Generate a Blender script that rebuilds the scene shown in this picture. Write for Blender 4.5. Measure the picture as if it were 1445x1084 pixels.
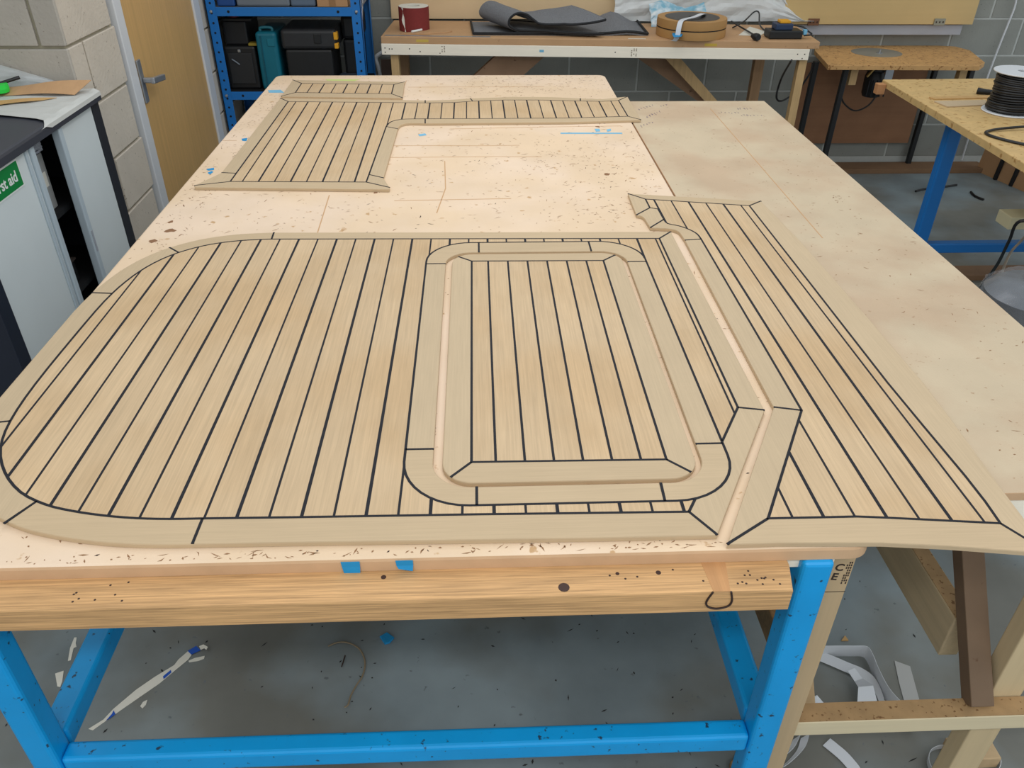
import bpy, bmesh, math, random
from mathutils import Vector, Matrix
from mathutils.geometry import tessellate_polygon
random.seed(7)
for o in list(bpy.data.objects): bpy.data.objects.remove(o)
SC = bpy.context.scene
COL = SC.collection

# ------------------------------------------------------------------ camera, world, lamps, exposure
W, H, FPX = 1445.0, 1084.0, 1127.5
CAM = Vector((0, 0, 1.86))
PITCH, YAW, ROLL = 0.5917, 0.0466, -0.00944
_f = Vector((math.sin(YAW)*math.cos(PITCH), math.cos(YAW)*math.cos(PITCH), -math.sin(PITCH)))
_r0 = Vector((math.cos(YAW), -math.sin(YAW), 0)); _d0 = _f.cross(_r0)
_r = math.cos(ROLL)*_r0 + math.sin(ROLL)*_d0
_d = -math.sin(ROLL)*_r0 + math.cos(ROLL)*_d0
cd = bpy.data.cameras.new('camera'); cam = bpy.data.objects.new('camera', cd); COL.objects.link(cam)
M = Matrix((( _r.x, -_d.x, -_f.x, CAM.x), (_r.y, -_d.y, -_f.y, CAM.y), (_r.z, -_d.z, -_f.z, CAM.z), (0, 0, 0, 1)))
cam.matrix_world = M
cd.sensor_fit = 'HORIZONTAL'; cd.sensor_width = 36; cd.lens = 36*FPX/W; cd.clip_start = .05; cd.clip_end = 60
SC.camera = cam

wd = bpy.data.worlds.new('world'); SC.world = wd; wd.use_nodes = True
wd.node_tree.nodes['Background'].inputs[0].default_value = (.90, .97, 1.0, 1)
wd.node_tree.nodes['Background'].inputs[1].default_value = .80

def area(name, loc, sx, sy, watts, color=(1, .985, .95)):
    l = bpy.data.lights.new(name, 'AREA'); l.shape = 'RECTANGLE'; l.size = sx; l.size_y = sy
    l.energy = watts; l.color = color
    o = bpy.data.objects.new(name, l); COL.objects.link(o); o.location = loc
    return o
area('ceiling_tube_light', (.1, -.67, 3.0), 3.4, .25, 38, (1, .99, .97))
area('ceiling_tube_light', (.15, 2.4, 2.9), .3, 2.2, 11, (1, .98, .95))
area('ceiling_tube_light', (.2, 3.3, 2.9), 3.0, .25, 11, (1, .98, .95))

SC.view_settings.view_transform = 'Standard'; SC.view_settings.look = 'None'
SC.view_settings.gamma = 1; SC.view_settings.use_curve_mapping = False
SC.view_settings.exposure = 0.0

# ------------------------------------------------------------------ helpers
def lin(c):
    out = []
    for v in c:
        v /= 255.0
        out.append(v/12.92 if v <= .04045 else ((v+.055)/1.055)**2.4)
    return tuple(out)

def ray(u, v): return _r*(u-W/2) + _d*(v-H/2) + _f*FPX
def pz(u, v, z): d = ray(u, v); return CAM + d*((z-CAM.z)/d.z)     # a sight line met with a level plane
def py(u, v, y): d = ray(u, v); return CAM + d*(y/d.y)             # ... with a plane parallel to the back wall

def mat(name, color, rough=.6, var=.0, vscale=6., bump=0., bscale=80., grain=None, gamt=.0, gscale=40.,
        objvar=0., spec=.4, metal=0., spots=None, spot_scale=60., spot_th=.68, alpha=1., trans=0., coat=0., color2=None):
    m = bpy.data.materials.new(name); m.use_nodes = True
    nt = m.node_tree; N = nt.nodes; L = nt.links; b = N['Principled BSDF']
    b.inputs['Roughness'].default_value = rough; b.inputs['Metallic'].default_value = metal
    b.inputs['Specular IOR Level'].default_value = spec
    if coat: b.inputs['Coat Weight'].default_value = coat
    if alpha < 1: b.inputs['Alpha'].default_value = alpha
    if trans: b.inputs['Transmission Weight'].default_value = trans
    c = lin(color)
    tc = N.new('ShaderNodeTexCoord')
    def mapping(scale):
        mp = N.new('ShaderNodeMapping'); L.new(tc.outputs['Object'], mp.inputs[0]); mp.inputs['Scale'].default_value = scale
        return mp.outputs[0]
    rgb = N.new('ShaderNodeRGB'); rgb.outputs[0].default_value = (*c, 1); cur = rgb.outputs[0]
    def mul(fac_sock, lo, hi, tint=(1, 1, 1)):
        nonlocal cur
        rp = N.new('ShaderNodeMapRange'); L.new(fac_sock, rp.inputs[0]); rp.inputs[1].default_value = .25; rp.inputs[2].default_value = .75
        rp.inputs[3].default_value = lo; rp.inputs[4].default_value = hi
        vm = N.new('ShaderNodeVectorMath'); vm.operation = 'SCALE'; L.new(cur, vm.inputs[0]); L.new(rp.outputs[0], vm.inputs[3])
        cur = vm.outputs[0]
    if color2 is not None:
        n = N.new('ShaderNodeTexNoise'); n.inputs['Scale'].default_value = vscale*.6; n.inputs['Detail'].default_value = 4
        L.new(mapping((1, 1, 1)), n.inputs['Vector'])
        rp = N.new('ShaderNodeMapRange'); L.new(n.outputs[0], rp.inputs[0]); rp.inputs[1].default_value = .42; rp.inputs[2].default_value = .62
        mx = N.new('ShaderNodeMix'); mx.data_type = 'RGBA'; L.new(rp.outputs[0], mx.inputs[0]); L.new(cur, mx.inputs[6]); mx.inputs[7].default_value = (*lin(color2), 1)
        cur = mx.outputs[2]
    if var:
        n = N.new('ShaderNodeTexNoise'); n.inputs['Scale'].default_value = vscale; n.inputs['Detail'].default_value = 6
        L.new(mapping((1, 1, 1)), n.inputs['Vector']); mul(n.outputs[0], 1-var, 1+var)
    if objvar:
        oi = N.new('ShaderNodeObjectInfo'); rp = N.new('ShaderNodeMath'); rp.operation = 'MULTIPLY_ADD'
        L.new(oi.outputs['Random'], rp.inputs[0]); rp.inputs[1].default_value = .5; rp.inputs[2].default_value = .25
        mul(rp.outputs[0], 1-objvar, 1+objvar)
    hsock = None
    if grain is not None:                       # grain: axis the fibres run along
        s = [gscale*1.0]*3; s['xyz'.index(grain)] = gscale*.025
        mp = mapping(s)
        oi = N.new('ShaderNodeObjectInfo'); ad = N.new('ShaderNodeVectorMath'); ad.operation = 'ADD'
        sc = N.new('ShaderNodeVectorMath'); sc.operation = 'SCALE'; cb = N.new('ShaderNodeCombineXYZ')
        for i in range(3): L.new(oi.outputs['Random'], cb.inputs[i])
        L.new(cb.outputs[0], sc.inputs[0]); sc.inputs[3].default_value = 37.0
        L.new(mp, ad.inputs[0]); L.new(sc.outputs[0], ad.inputs[1])
        n = N.new('ShaderNodeTexNoise'); n.inputs['Scale'].default_value = 1; n.inputs['Detail'].default_value = 5; n.inputs['Roughness'].default_value = .65
        n.inputs['Distortion'].default_value = .3
        L.new(ad.outputs[0], n.inputs['Vector']); mul(n.outputs[0], 1-gamt, 1+gamt*.6); hsock = n.outputs[0]
    if spots is not None:
        n = N.new('ShaderNodeTexNoise'); n.inputs['Scale'].default_value = spot_scale; n.inputs['Detail'].default_value = 3
        L.new(mapping((1, 1, 1)), n.inputs['Vector'])
        rp = N.new('ShaderNodeMapRange'); L.new(n.outputs[0], rp.inputs[0]); rp.inputs[1].default_value = spot_th; rp.inputs[2].default_value = spot_th+.06
        mx = N.new('ShaderNodeMix'); mx.data_type = 'RGBA'; L.new(rp.outputs[0], mx.inputs[0]); L.new(cur, mx.inputs[6]); mx.inputs[7].default_value = (*lin(spots), 1)
        cur = mx.outputs[2]
    L.new(cur, b.inputs['Base Color'])
    if bump:
        if hsock is None:
            n = N.new('ShaderNodeTexNoise'); n.inputs['Scale'].default_value = bscale; n.inputs['Detail'].default_value = 5
            L.new(mapping((1, 1, 1)), n.inputs['Vector']); hsock = n.outputs[0]
        bp = N.new('ShaderNodeBump'); bp.inputs['Strength'].default_value = bump; bp.inputs['Distance'].default_value = .004
        L.new(hsock, bp.inputs['Height']); L.new(bp.outputs[0], b.inputs['Normal'])
    return m

ORG = {}
def root(name, label, cat, loc, group=None, kind=None):
    o = bpy.data.objects.new(name, None); COL.objects.link(o); o.location = loc; o.empty_display_size = .1
    ORG[o] = Vector(loc); tag(o, label, cat, group, kind); return o
def tag(o, label=None, cat=None, group=None, kind=None):
    if label: o['label'] = label
    if cat: o['category'] = cat
    if group: o['group'] = group
    if kind: o['kind'] = kind
    return o
def obj(name, bm, m, parent=None, smooth=False, label=None, kind=None):
    """one mesh object; bm is in metres in the room"""
    bmesh.ops.recalc_face_normals(bm, faces=bm.faces[:])
    if parent is not None: org = ORG[parent]
    else:
        vs = [v.co for v in bm.verts]
        org = Vector(((min(v.x for v in vs)+max(v.x for v in vs))/2, (min(v.y for v in vs)+max(v.y for v in vs))/2, min(v.z for v in vs)))
    bmesh.ops.translate(bm, verts=bm.verts[:], vec=-org)
    if smooth:
        for e in bm.edges:
            if len(e.link_faces) == 2 and e.calc_face_angle(0) > .7: e.smooth = False
    me = bpy.data.meshes.new(name); bm.to_mesh(me); bm.free(); me.materials.append(m)
    if smooth:
        for p in me.polygons: p.use_smooth = True
    o = bpy.data.objects.new(name, me); COL.objects.link(o)
    if parent is not None: o.parent = parent
    else: o.location = org
    ORG[o] = org
    if label: o['label'] = label
    if kind: o['kind'] = kind
    return o
def edge_mat(o, m):
    o.data.materials.append(m)
    for p in o.data.polygons:
        if abs(p.normal.z) < .75: p.material_index = 1
    return o
def thing(name, bm, m, label, cat, group=None, smooth=False, kind=None):
    return tag(obj(name, bm, m, None, smooth), label, cat, group, kind)

def nb(): return bmesh.new()
def box(x0, x1, y0, y1, z0, z1, bm=None, bev=0., fr=None, seg=2):
    t = bm if bm is not None and not bev else bmesh.new()
    vs = [t.verts.new(((fr @ Vector((x, y, z))) if fr else Vector((x, y, z)))) for z in (z0, z1) for y in (y0, y1) for x in (x0, x1)]
    for f in ((0, 2, 3, 1), (4, 5, 7, 6), (0, 1, 5, 4), (2, 6, 7, 3), (0, 4, 6, 2), (1, 3, 7, 5)): t.faces.new([vs[i] for i in f])
    if bev:
        bmesh.ops.bevel(t, geom=t.edges[:], offset=bev, segments=seg, profile=.5, affect='EDGES', clamp_overlap=True)
        if bm is not None: merge(bm, t); t.free(); return bm
    return t
def merge(bm, t):
    mp = {v: bm.verts.new(v.co) for v in t.verts}
    for f in t.faces:
        try: bm.faces.new([mp[v] for v in f.verts])
        except ValueError: pass
def bar(a, b, w, h, bm=None, up=(0, 0, 1), bev=0.):
    """squared timber or tube from a to b"""
    a, b = Vector(a), Vector(b); ez = (b-a); L = ez.length; ez.normalize()
    ex = ez.cross(Vector(up)); ex = ex.normalized() if ex.length > 1e-4 else Vector((1, 0, 0)); ey = ez.cross(ex)
    fr = Matrix(((ex.x, ey.x, ez.x, a.x), (ex.y, ey.y, ez.y, a.y), (ex.z, ey.z, ez.z, a.z), (0, 0, 0, 1)))
    return box(-w/2, w/2, -h/2, h/2, 0, L, bm, bev, fr)
def tube(pts, r, bm=None, n=8, caps=True, flat=None):
    bm = bm or bmesh.new(); P = [Vector(p) for p in pts]; rings = []
    up = Vector((0, 0, 1)); prev = None
    for i, p in enumerate(P):
        t = (P[min(i+1, len(P)-1)]-P[max(i-1, 0)]).normalized()
        if prev is None:
            ex = t.cross(up); ex = ex.normalized() if ex.length > 1e-3 else Vector((1, 0, 0))
        else:
            ex = prev - t*prev.dot(t); ex.normalize()
        prev = ex; ey = t.cross(ex); rr = r(i/(len(P)-1)) if callable(r) else r
        rings.append([bm.verts.new(p + ex*rr*math.cos(2*math.pi*k/n) + ey*rr*math.sin(2*math.pi*k/n)*(flat or 1)) for k in range(n)])
    for a, b in zip(rings, rings[1:]):
        for k in range(n): bm.faces.new((a[k], a[(k+1) % n], b[(k+1) % n], b[k]))
    if caps: bm.faces.new(rings[0]); bm.faces.new(rings[-1])
    return bm
def lathe(c, prof, n=40, bm=None):
    """prof: (radius, z) pairs round a vertical axis through c; closed by caps if it starts / ends on the axis"""
    bm = bm or bmesh.new(); c = Vector(c); rings = []
    for r, z in prof:
        rings.append([bm.verts.new(c + Vector((r*math.cos(2*math.pi*k/n), r*math.sin(2*math.pi*k/n), z))) for k in range(n)] if r > 1e-6 else [bm.verts.new(c+Vector((0, 0, z)))])
    for a, b in zip(rings, rings[1:]):
        for k in range(n):
            q = [a[k % len(a)], a[(k+1) % len(a)], b[(k+1) % len(b)], b[k % len(b)]]
            u = []
            for v in q:
                if v not in u: u.append(v)
            if len(u) >= 3:
                try: bm.faces.new(u)
                except ValueError: pass
    return bm
def spline(pts, k=6, closed=False):
    P = [Vector(p) for p in pts]; out = []; n = len(P)
    rng = range(n if closed else n-1)
    for i in rng:
        if closed: p0, p1, p2, p3 = P[(i-1) % n], P[i], P[(i+1) % n], P[(i+2) % n]
        else: p0, p1, p2, p3 = P[max(i-1, 0)], P[i], P[i+1], P[min(i+2, n-1)]
        for j in range(k):
            t = j/k
            out.append(.5*((2*p1)+(p2-p0)*t+(2*p0-5*p1+4*p2-p3)*t*t+(3*p1-p0-3*p2+p3)*t**3))
    if not closed: out.append(P[-1])
    return out
def area2(p): return sum(p[i][0]*p[(i+1) % len(p)][1]-p[(i+1) % len(p)][0]*p[i][1] for i in range(len(p)))
def prism(poly, z0, z1, bev=0., bm=None):
    """upright prism over a plan outline, top edge eased by bev"""
    t = bmesh.new(); p = [Vector((a[0], a[1])) for a in poly]
    q = [p[0]]
    for a in p[1:]:
        if (a-q[-1]).length > 1e-4: q.append(a)
    if (q[0]-q[-1]).length < 1e-4: q.pop()
    if area2(q) < 0: q.reverse()
    n = len(q); loops = [(q, z0)]
    if bev:
        def inset(d):
            o = []
            for i in range(n):
                a, b, c = q[i-1], q[i], q[(i+1) % n]
                e1, e2 = (b-a).normalized(), (c-b).normalized(); n1, n2 = Vector((-e1.y, e1.x)), Vector((-e2.y, e2.x))
                m = n1+n2; m = m/max(m.dot(n1), .35) if m.length > 1e-5 else n1
                o.append(b+m*d)
            return o
        loops += [(q, z1-bev), (inset(bev*.3), z1-bev*.3), (inset(bev), z1)]
    else: loops += [(q, z1)]
    R = [[t.verts.new((a.x, a.y, z)) for a in L] for L, z in loops]
    for a, b in zip(R, R[1:]):
        for k in range(n): t.faces.new((a[k], a[(k+1) % n], b[(k+1) % n], b[k]))
    for L, R_ in ((loops[-1][0], R[-1]), (loops[0][0], R[0])):
        for tri in tessellate_polygon([[Vector((a.x, a.y, 0)) for a in L]]):
            try: t.faces.new([R_[i] for i in tri])
            except ValueError: pass
    if bm is not None: merge(bm, t); t.free(); return bm
    return t
def ribbon(pts, w, z0, z1, bm=None):
    """a flat strip of width w along a plan polyline"""
    P = [Vector((p[0], p[1])) for p in pts]; q = [P[0]]
    for p in P[1:]:
        if (p-q[-1]).length > 1e-4: q.append(p)
    Lf, Rt = [], []
    for i, p in enumerate(q):
        e1 = (p-q[i-1]).normalized() if i else (q[1]-q[0]).normalized()
        e2 = (q[i+1]-p).normalized() if i < len(q)-1 else e1
        n1, n2 = Vector((-e1.y, e1.x)), Vector((-e2.y, e2.x)); m = n1+n2; m = m/max(m.dot(n1), .4)
        Lf.append(p+m*w/2); Rt.append(p-m*w/2)
    t = bm or bmesh.new()
    A = [[t.verts.new((a.x, a.y, z)) for a in S] for S, z in ((Lf, z1), (Rt, z1), (Lf, z0), (Rt, z0))]
    for i in range(len(q)-1):
        for a, b in ((0, 1), (2, 0), (1, 3), (3, 2)): t.faces.new((A[a][i], A[a][i+1], A[b][i+1], A[b][i]))
    t.faces.new((A[0][0], A[1][0], A[3][0], A[2][0])); t.faces.new((A[0][-1], A[1][-1], A[3][-1], A[2][-1]))
    return t
def sheet(grid, th, bm=None):
    """thin solid skin from a grid of points"""
    t = bm or bmesh.new(); rows, cols = len(grid), len(grid[0])
    G = [[Vector(p) for p in r] for r in grid]
    def nrm(i, j):
        a = G[min(i+1, rows-1)][j]-G[max(i-1, 0)][j]; b = G[i][min(j+1, cols-1)]-G[i][max(j-1, 0)]
        n = a.cross(b); return n.normalized() if n.length > 1e-9 else Vector((0, 0, 1))
    A = [[t.verts.new(G[i][j]) for j in range(cols)] for i in range(rows)]
    B = [[t.verts.new(G[i][j]+nrm(i, j)*th) for j in range(cols)] for i in range(rows)]
    for i in range(rows-1):
        for j in range(cols-1):
            t.faces.new((A[i][j], A[i][j+1], A[i+1][j+1], A[i+1][j])); t.faces.new((B[i][j], B[i+1][j], B[i+1][j+1], B[i][j+1]))
    for i in range(rows-1):
        for j in (0, cols-1): t.faces.new((A[i][j], A[i+1][j], B[i+1][j], B[i][j]))
    for j in range(cols-1):
        for i in (0, rows-1): t.faces.new((A[i][j], A[i][j+1], B[i][j+1], B[i][j]))
    return t
def band(pts, h, th=.0012, lean=0.):
    """a strip of tape standing on its edge along a floor line"""
    P = [Vector(p) for p in pts]
    return sheet([[p, p+Vector((lean, 0, h))] for p in P], th)
_font = None
def text(s, size, fr, m, parent, name='lettering', ext=.0004):
    c = bpy.data.curves.new('t', 'FONT'); c.body = s; c.size = size; c.extrude = ext; c.offset = size*.018; c.align_x = 'LEFT'; c.resolution_u = 3
    o = bpy.data.objects.new('t', c); COL.objects.link(o)
    bpy.context.view_layer.update()
    me = bpy.data.meshes.new_from_object(o.evaluated_get(bpy.context.evaluated_depsgraph_get()))
    bpy.data.objects.remove(o); bm = bmesh.new(); bm.from_mesh(me); bpy.data.meshes.remove(me)
    bmesh.ops.transform(bm, matrix=fr, verts=bm.verts[:])
    return obj(name, bm, m, parent)
def frame(ex, ey, o):
    ex, ey = Vector(ex).normalized(), Vector(ey).normalized(); ez = ex.cross(ey); o = Vector(o)
    return Matrix(((ex.x, ey.x, ez.x, o.x), (ex.y, ey.y, ez.y, o.y), (ex.z, ey.z, ez.z, o.z), (0, 0, 0, 1)))
def rrect(x0, x1, y0, y1, r, n=6):
    o = []
    for cx, cy, a0 in ((x1-r, y1-r, 0), (x0+r, y1-r, 90), (x0+r, y0+r, 180), (x1-r, y0+r, 270)):
        for k in range(n+1):
            a = math.radians(a0+90*k/n); o.append((cx+r*math.cos(a), cy+r*math.sin(a)))
    return o

# ------------------------------------------------------------------ materials
M_mdf = mat('table_board', (226, 199, 168), .62, var=.055, vscale=5, bump=.08, bscale=160, spots=(196, 158, 116), spot_scale=38, spot_th=.67, color2=(232, 207, 182))
M_mdf_edge = mat('table_board_edge', (204, 168, 132), .8, var=.08, vscale=20)
M_chip = mat('extension_board', (202, 183, 155), .62, var=.06, vscale=7, bump=.12, bscale=220, color2=(194, 169, 141), spots=(178, 149, 120), spot_scale=70, spot_th=.68)
TK = (206, 178, 142)
M_teak = mat('teak_plank', TK, .62, var=.05, vscale=5, grain='y', gamt=.16, gscale=260, objvar=.045, color2=(199, 168, 129))
M_teak_y = mat('teak_border_long', (197, 174, 142), .62, var=.03, vscale=8, grain='y', gamt=.09, gscale=300, objvar=.03)
M_teak_x = mat('teak_border_cross', (196, 172, 139), .62, var=.03, vscale=8, grain='x', gamt=.09, gscale=300, objvar=.03)
M_caulk = mat('black_caulk', (38, 39, 45), .7, var=.06, vscale=40, spec=.2)
M_teak_base = mat('panel_back', (88, 62, 44), .8)
M_pine_beam = mat('old_pine', (206, 162, 112), .6, var=.07, vscale=4, grain='x', gamt=.5, gscale=300, spots=(96, 58, 34), spot_scale=30, spot_th=.74, bump=.1)
M_pine_pale = mat('pale_pine', (250, 240, 222), .65, var=.03, vscale=6, grain='x', gamt=.05, gscale=70)
M_pine_low = mat('low_rail_pine', (218, 202, 168), .65, var=.03, vscale=6, grain='x', gamt=.07, gscale=70)
M_pine_pale_y = mat('pale_pine_y', (196, 176, 142), .68, var=.06, vscale=6, grain='y', gamt=.14, gscale=70)
M_pine_z = mat('pine_upright', (200, 166, 118), .68, var=.06, vscale=6, grain='z', gamt=.2, gscale=80)
M_stud = mat('stud_timber', (196, 168, 130), .7, var=.03, vscale=6, grain='z', gamt=.08, gscale=80)
M_dusty = mat('dusty_pine', (168, 136, 96), .85, var=.14, vscale=30, spots=(120, 86, 54), spot_scale=90, spot_th=.62)
M_brace = mat('rough_brace', (150, 118, 92), .75, var=.14, vscale=9, spots=(92, 66, 48), spot_scale=24, spot_th=.66)
M_blue = mat('blue_paint', (5, 156, 226), .36, var=.08, vscale=10, spots=(34, 62, 90), spot_scale=70, spot_th=.655, spec=.5, bump=.05, bscale=60)
M_blue_shelf = mat('blue_shelf_paint', (18, 112, 190), .42, var=.04, vscale=8, spec=.5)
M_hole = mat('dark_hole', (14, 18, 26), .8)
M_bolt = mat('zinc_bolt', (176, 180, 184), .35, metal=.8)
M_floor = mat('concrete_floor', (130, 142, 147), .5, var=.28, vscale=3.0, bump=.06, bscale=60, spots=(100, 106, 110), spot_scale=46, spot_th=.70, color2=(112, 112, 106), spec=.35)
M_block = mat('concrete_block', (143, 144, 138), .85, var=.08, vscale=7, bump=.35, bscale=90, objvar=.07, spots=(112, 112, 111), spot_scale=70, spot_th=.70)
M_block_l = mat('pier_block', (202, 192, 178), .88, var=.07, vscale=7, bump=.5, bscale=70, objvar=.05, spots=(140, 130, 118), spot_scale=75, spot_th=.67)
M_block_d = mat('pier_block_dim', (178, 172, 163), .88, var=.07, vscale=7, bump=.5, bscale=70, objvar=.06, spots=(140, 132, 124), spot_scale=75, spot_th=.67)  # pier front: slightly greyer, and its weaker light is put into the colour
M_mortar = mat('mortar', (182, 184, 180), .9, var=.05, vscale=30)
M_mortar_l = mat('pier_mortar', (164, 158, 138), .9, var=.08, vscale=30)
M_oak = mat('oak_veneer', (206, 166, 108), .45, var=.05, vscale=3, grain='z', gamt=.14, gscale=60)
M_white = mat('white_gloss', (214, 216, 220), .4, var=.03)
M_steel = mat('brushed_steel', (170, 174, 180), .35, metal=.7)
M_alu = mat('grey_trunking', (166, 168, 176), .45, var=.05, vscale=8)
M_cab = mat('grey_door', (214, 221, 222), .5, var=.02)
M_cab2 = mat('grey_door_edge', (184, 196, 204), .4)
M_black = mat('black_cabinet', (40, 42, 48), .5, var=.05)
M_navy = mat('dark_navy_side', (32, 38, 52), .5, var=.08)
M_topblk = mat('black_top', (58, 61, 70), .42, var=.05)
M_blackp = mat('black_plastic', (30, 31, 33), .45, var=.1, vscale=20)
M_blackc = mat('black_cable', (22, 22, 24), .4, spec=.5)
M_teal = mat('teal_plastic', (14, 104, 124), .42, var=.08, vscale=9)
M_yellow = mat('yellow_plastic', (222, 160, 36), .45)
M_red = mat('red_plastic', (120, 30, 40), .5)
M_green = mat('sign_green', (12, 130, 62), .45)
M_greens = mat('bright_green', (40, 210, 70), .5)
M_wht = mat('white_print', (232, 234, 232), .5)
M_carpet = mat('grey_carpet', (120, 122, 127), .95, var=.4, vscale=260, bump=.6, bscale=260)
M_carpetb = mat('carpet_binding', (34, 35, 38), .8)
M_abr = mat('abrasive_cloth', (126, 46, 44), .85, var=.08, vscale=90)
M_paper = mat('paper_white', (220, 216, 204), .7, var=.03)
M_ribbon = mat('white_strip', (212, 216, 222), .5, var=.03)
M_reel = mat('veneer_edging', (176, 134, 82), .6, var=.06, vscale=8)
M_backb = mat('hardboard', (226, 196, 154), .6, var=.05, vscale=5)
M_flap = mat('flap_board', (204, 174, 120), .5, var=.06, vscale=4, grain='x', gamt=.06, gscale=20)
M_osb = mat('strand_board', (206, 172, 116), .6, var=.10, vscale=26, spots=(172, 130, 76), spot_scale=42, spot_th=.60)
M_chipb = mat('worn_chipboard', (196, 152, 98), .65, var=.14, vscale=22, spots=(140, 94, 48), spot_scale=60, spot_th=.60)
M_brownply = mat('brown_ply', (148, 106, 76), .7, var=.12, vscale=7, grain='x', gamt=.14, gscale=20)
M_brownbd = mat('brown_board', (128, 98, 72), .75, var=.12, vscale=8)
M_card = mat('cardboard', (176, 136, 98), .8, var=.04)
M_tapeb = mat('blue_tape', (26, 142, 200), .6, var=.05, vscale=60)
M_tapel = mat('pale_blue_tape', (120, 182, 214), .7)
M_tapeg = mat('green_mark', (196, 210, 130), .7)
M_mark = mat('cut_mark', (146, 108, 76), .8)
M_mark2 = mat('cut_mark_dark', (62, 46, 40), .8)
M_ridge = mat('scribed_line', (198, 158, 118), .8)
M_ink = mat('ink', (70, 60, 110), .7)
M_stain = mat('brown_stain', (138, 100, 70), .8)
M_film = mat('clear_film', (226, 230, 234), .22, var=.06, vscale=12, alpha=.5, spec=.7, bump=.4, bscale=30)
M_filmo = mat('cloudy_film', (232, 234, 234), .25, var=.06, vscale=14, alpha=.68, spec=.7, bump=.5, bscale=26)
M_wrapb = mat('blue_print_film', (120, 176, 200), .3, color2=(226, 232, 236), vscale=24, spec=.6)
M_kraft = mat('kraft_veneer', (192, 152, 112), .6, var=.04, vscale=6, grain='y', gamt=.1, gscale=40)
M_kraft2 = mat('oak_strip', (200, 160, 104), .6, var=.05, vscale=6, grain='y', gamt=.12, gscale=40)
M_foil = mat('wrapped_metal', (96, 99, 105), .28, metal=.4, var=.15, vscale=14, bump=.6, bscale=18)
M_darkin = mat('dark_interior', (16, 17, 20), .8)
M_file = mat('cream_file', (190, 188, 178), .6)
M_greyc = mat('grey_case', (112, 120, 130), .5, var=.05)
M_navyc = mat('dark_slate_case', (62, 70, 82), .5)
M_bat = mat('battery_blue', (40, 58, 88), .5)

# ------------------------------------------------------------------ the room
def block_wall(parent, frm, x0, x1, z0, k0, k1, offs, m, depth=.012, bl=.44, bh=.215, pitch=.4525, cp=.225):
    """blocks of a wall face as pieces that share mesh data; frm maps (along, out, up) to the room"""
    cache = {}
    for k in range(k0, k1):
        zz = z0 + cp*k; x = x0 - ((x0 - offs[k % 2]) % pitch)
        while x < x1:
            a, b = max(x+.006, x0), min(x+pitch-.006, x1)
            if b-a > .02:
                key = round(b-a, 3)
                if key not in cache:
                    t = box(-key/2, key/2, -.004, depth, 0, bh, None, .003, None, 1)
                    bmesh.ops.transform(t, matrix=frm.to_3x3().to_4x4(), verts=t.verts[:])
                    bmesh.ops.recalc_face_normals(t, faces=t.faces[:])
                    me = bpy.data.meshes.new('block'); t.to_mesh(me); t.free(); me.materials.append(m); cache[key] = me
                o = bpy.data.objects.new('block', cache[key]); COL.objects.link(o); o.parent = parent
                o.location = (frm @ Vector(((a+b)/2, 0, zz+.005))) - ORG[parent]
            x += pitch

def struct(name, bm, m): return tag(obj(name, bm, m), kind='structure')
struct('floor', box(-3.2, 4.6, -2.6, 5.56, -.1, 0), M_floor)
wb = struct('wall_back', box(-1.58, 4.3, 5.472, 5.6, 0, 2.6), M_mortar)
block_wall(wb, frame((1, 0, 0), (0, -1, 0), (0, 5.472, 0)) @ Matrix.Scale(-1, 4, (0, 0, 1)) if False else Matrix(((1, 0, 0, 0), (0, -1, 0, 5.472), (0, 0, 1, 0), (0, 0, 0, 1))),
           -1.46, 4.3, .064, 0, 11, (1.515, 1.29), M_block, depth=.003)
# left side: a pier whose front faces the camera and whose flank holds the door
XW = -1.467; YP = 3.117
wl = struct('wall_left', box(-3.0, XW-.012, YP+.012, 3.575, 0, 2.6), M_mortar_l)
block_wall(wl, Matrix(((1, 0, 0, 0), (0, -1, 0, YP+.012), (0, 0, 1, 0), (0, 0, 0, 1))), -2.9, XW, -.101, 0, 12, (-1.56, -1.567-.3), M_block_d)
block_wall(wl, Matrix(((0, 1, 0, XW-.012), (1, 0, 0, 0), (0, 0, 1, 0), (0, 0, 0, 1))), YP+.0125, 3.575, -.101, 0, 12, (YP-.01, 3.258), M_block_l)
wl2 = struct('wall_left', box(XW-.2, XW-.012, 4.70, 5.472, 0, 2.6), M_mortar_l)
block_wall(wl2, Matrix(((0, 1, 0, XW-.012), (1, 0, 0, 0), (0, 0, 1, 0), (0, 0, 0, 1))), 4.70, 5.455, -.101, 0, 12, (4.9, 5.1), M_block_l)
struct('trim_1', box(-3.0, -2.9, -2.6, YP+.02, 0, 2.6), M_block_l)

dr = root('door_1', None, None, (XW, 4.13, 0), kind='structure')
leaf = obj('door_leaf', box(XW-.040, XW+.002, 3.668, 4.594, .008, 2.04, None, .002), M_oak, dr)
for a, b in ((3.590, 3.668), (4.594, 4.69)):
    obj('door_jamb', box(XW-.09, XW+.012, a, b, 0, 2.12, None, .004), M_white, dr)
obj('door_head', box(XW-.09, XW+.012, 3.585, 4.69, 2.045, 2.12, None, .004), M_white, dr)
pl = obj('handle_plate', box(XW+.002, XW+.011, 3.688, 3.730, .905, 1.085, None, .003), M_steel, leaf)
t = bar((XW+.012, 3.710, 1.0), (XW+.060, 3.710, 1.0), .022, .022, None, bev=.005)
bar((XW+.055, 3.698, 1.0), (XW+.055, 3.838, .985), .018, .026, t, bev=.004)
obj('door_handle', t, M_steel, leaf)

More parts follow.
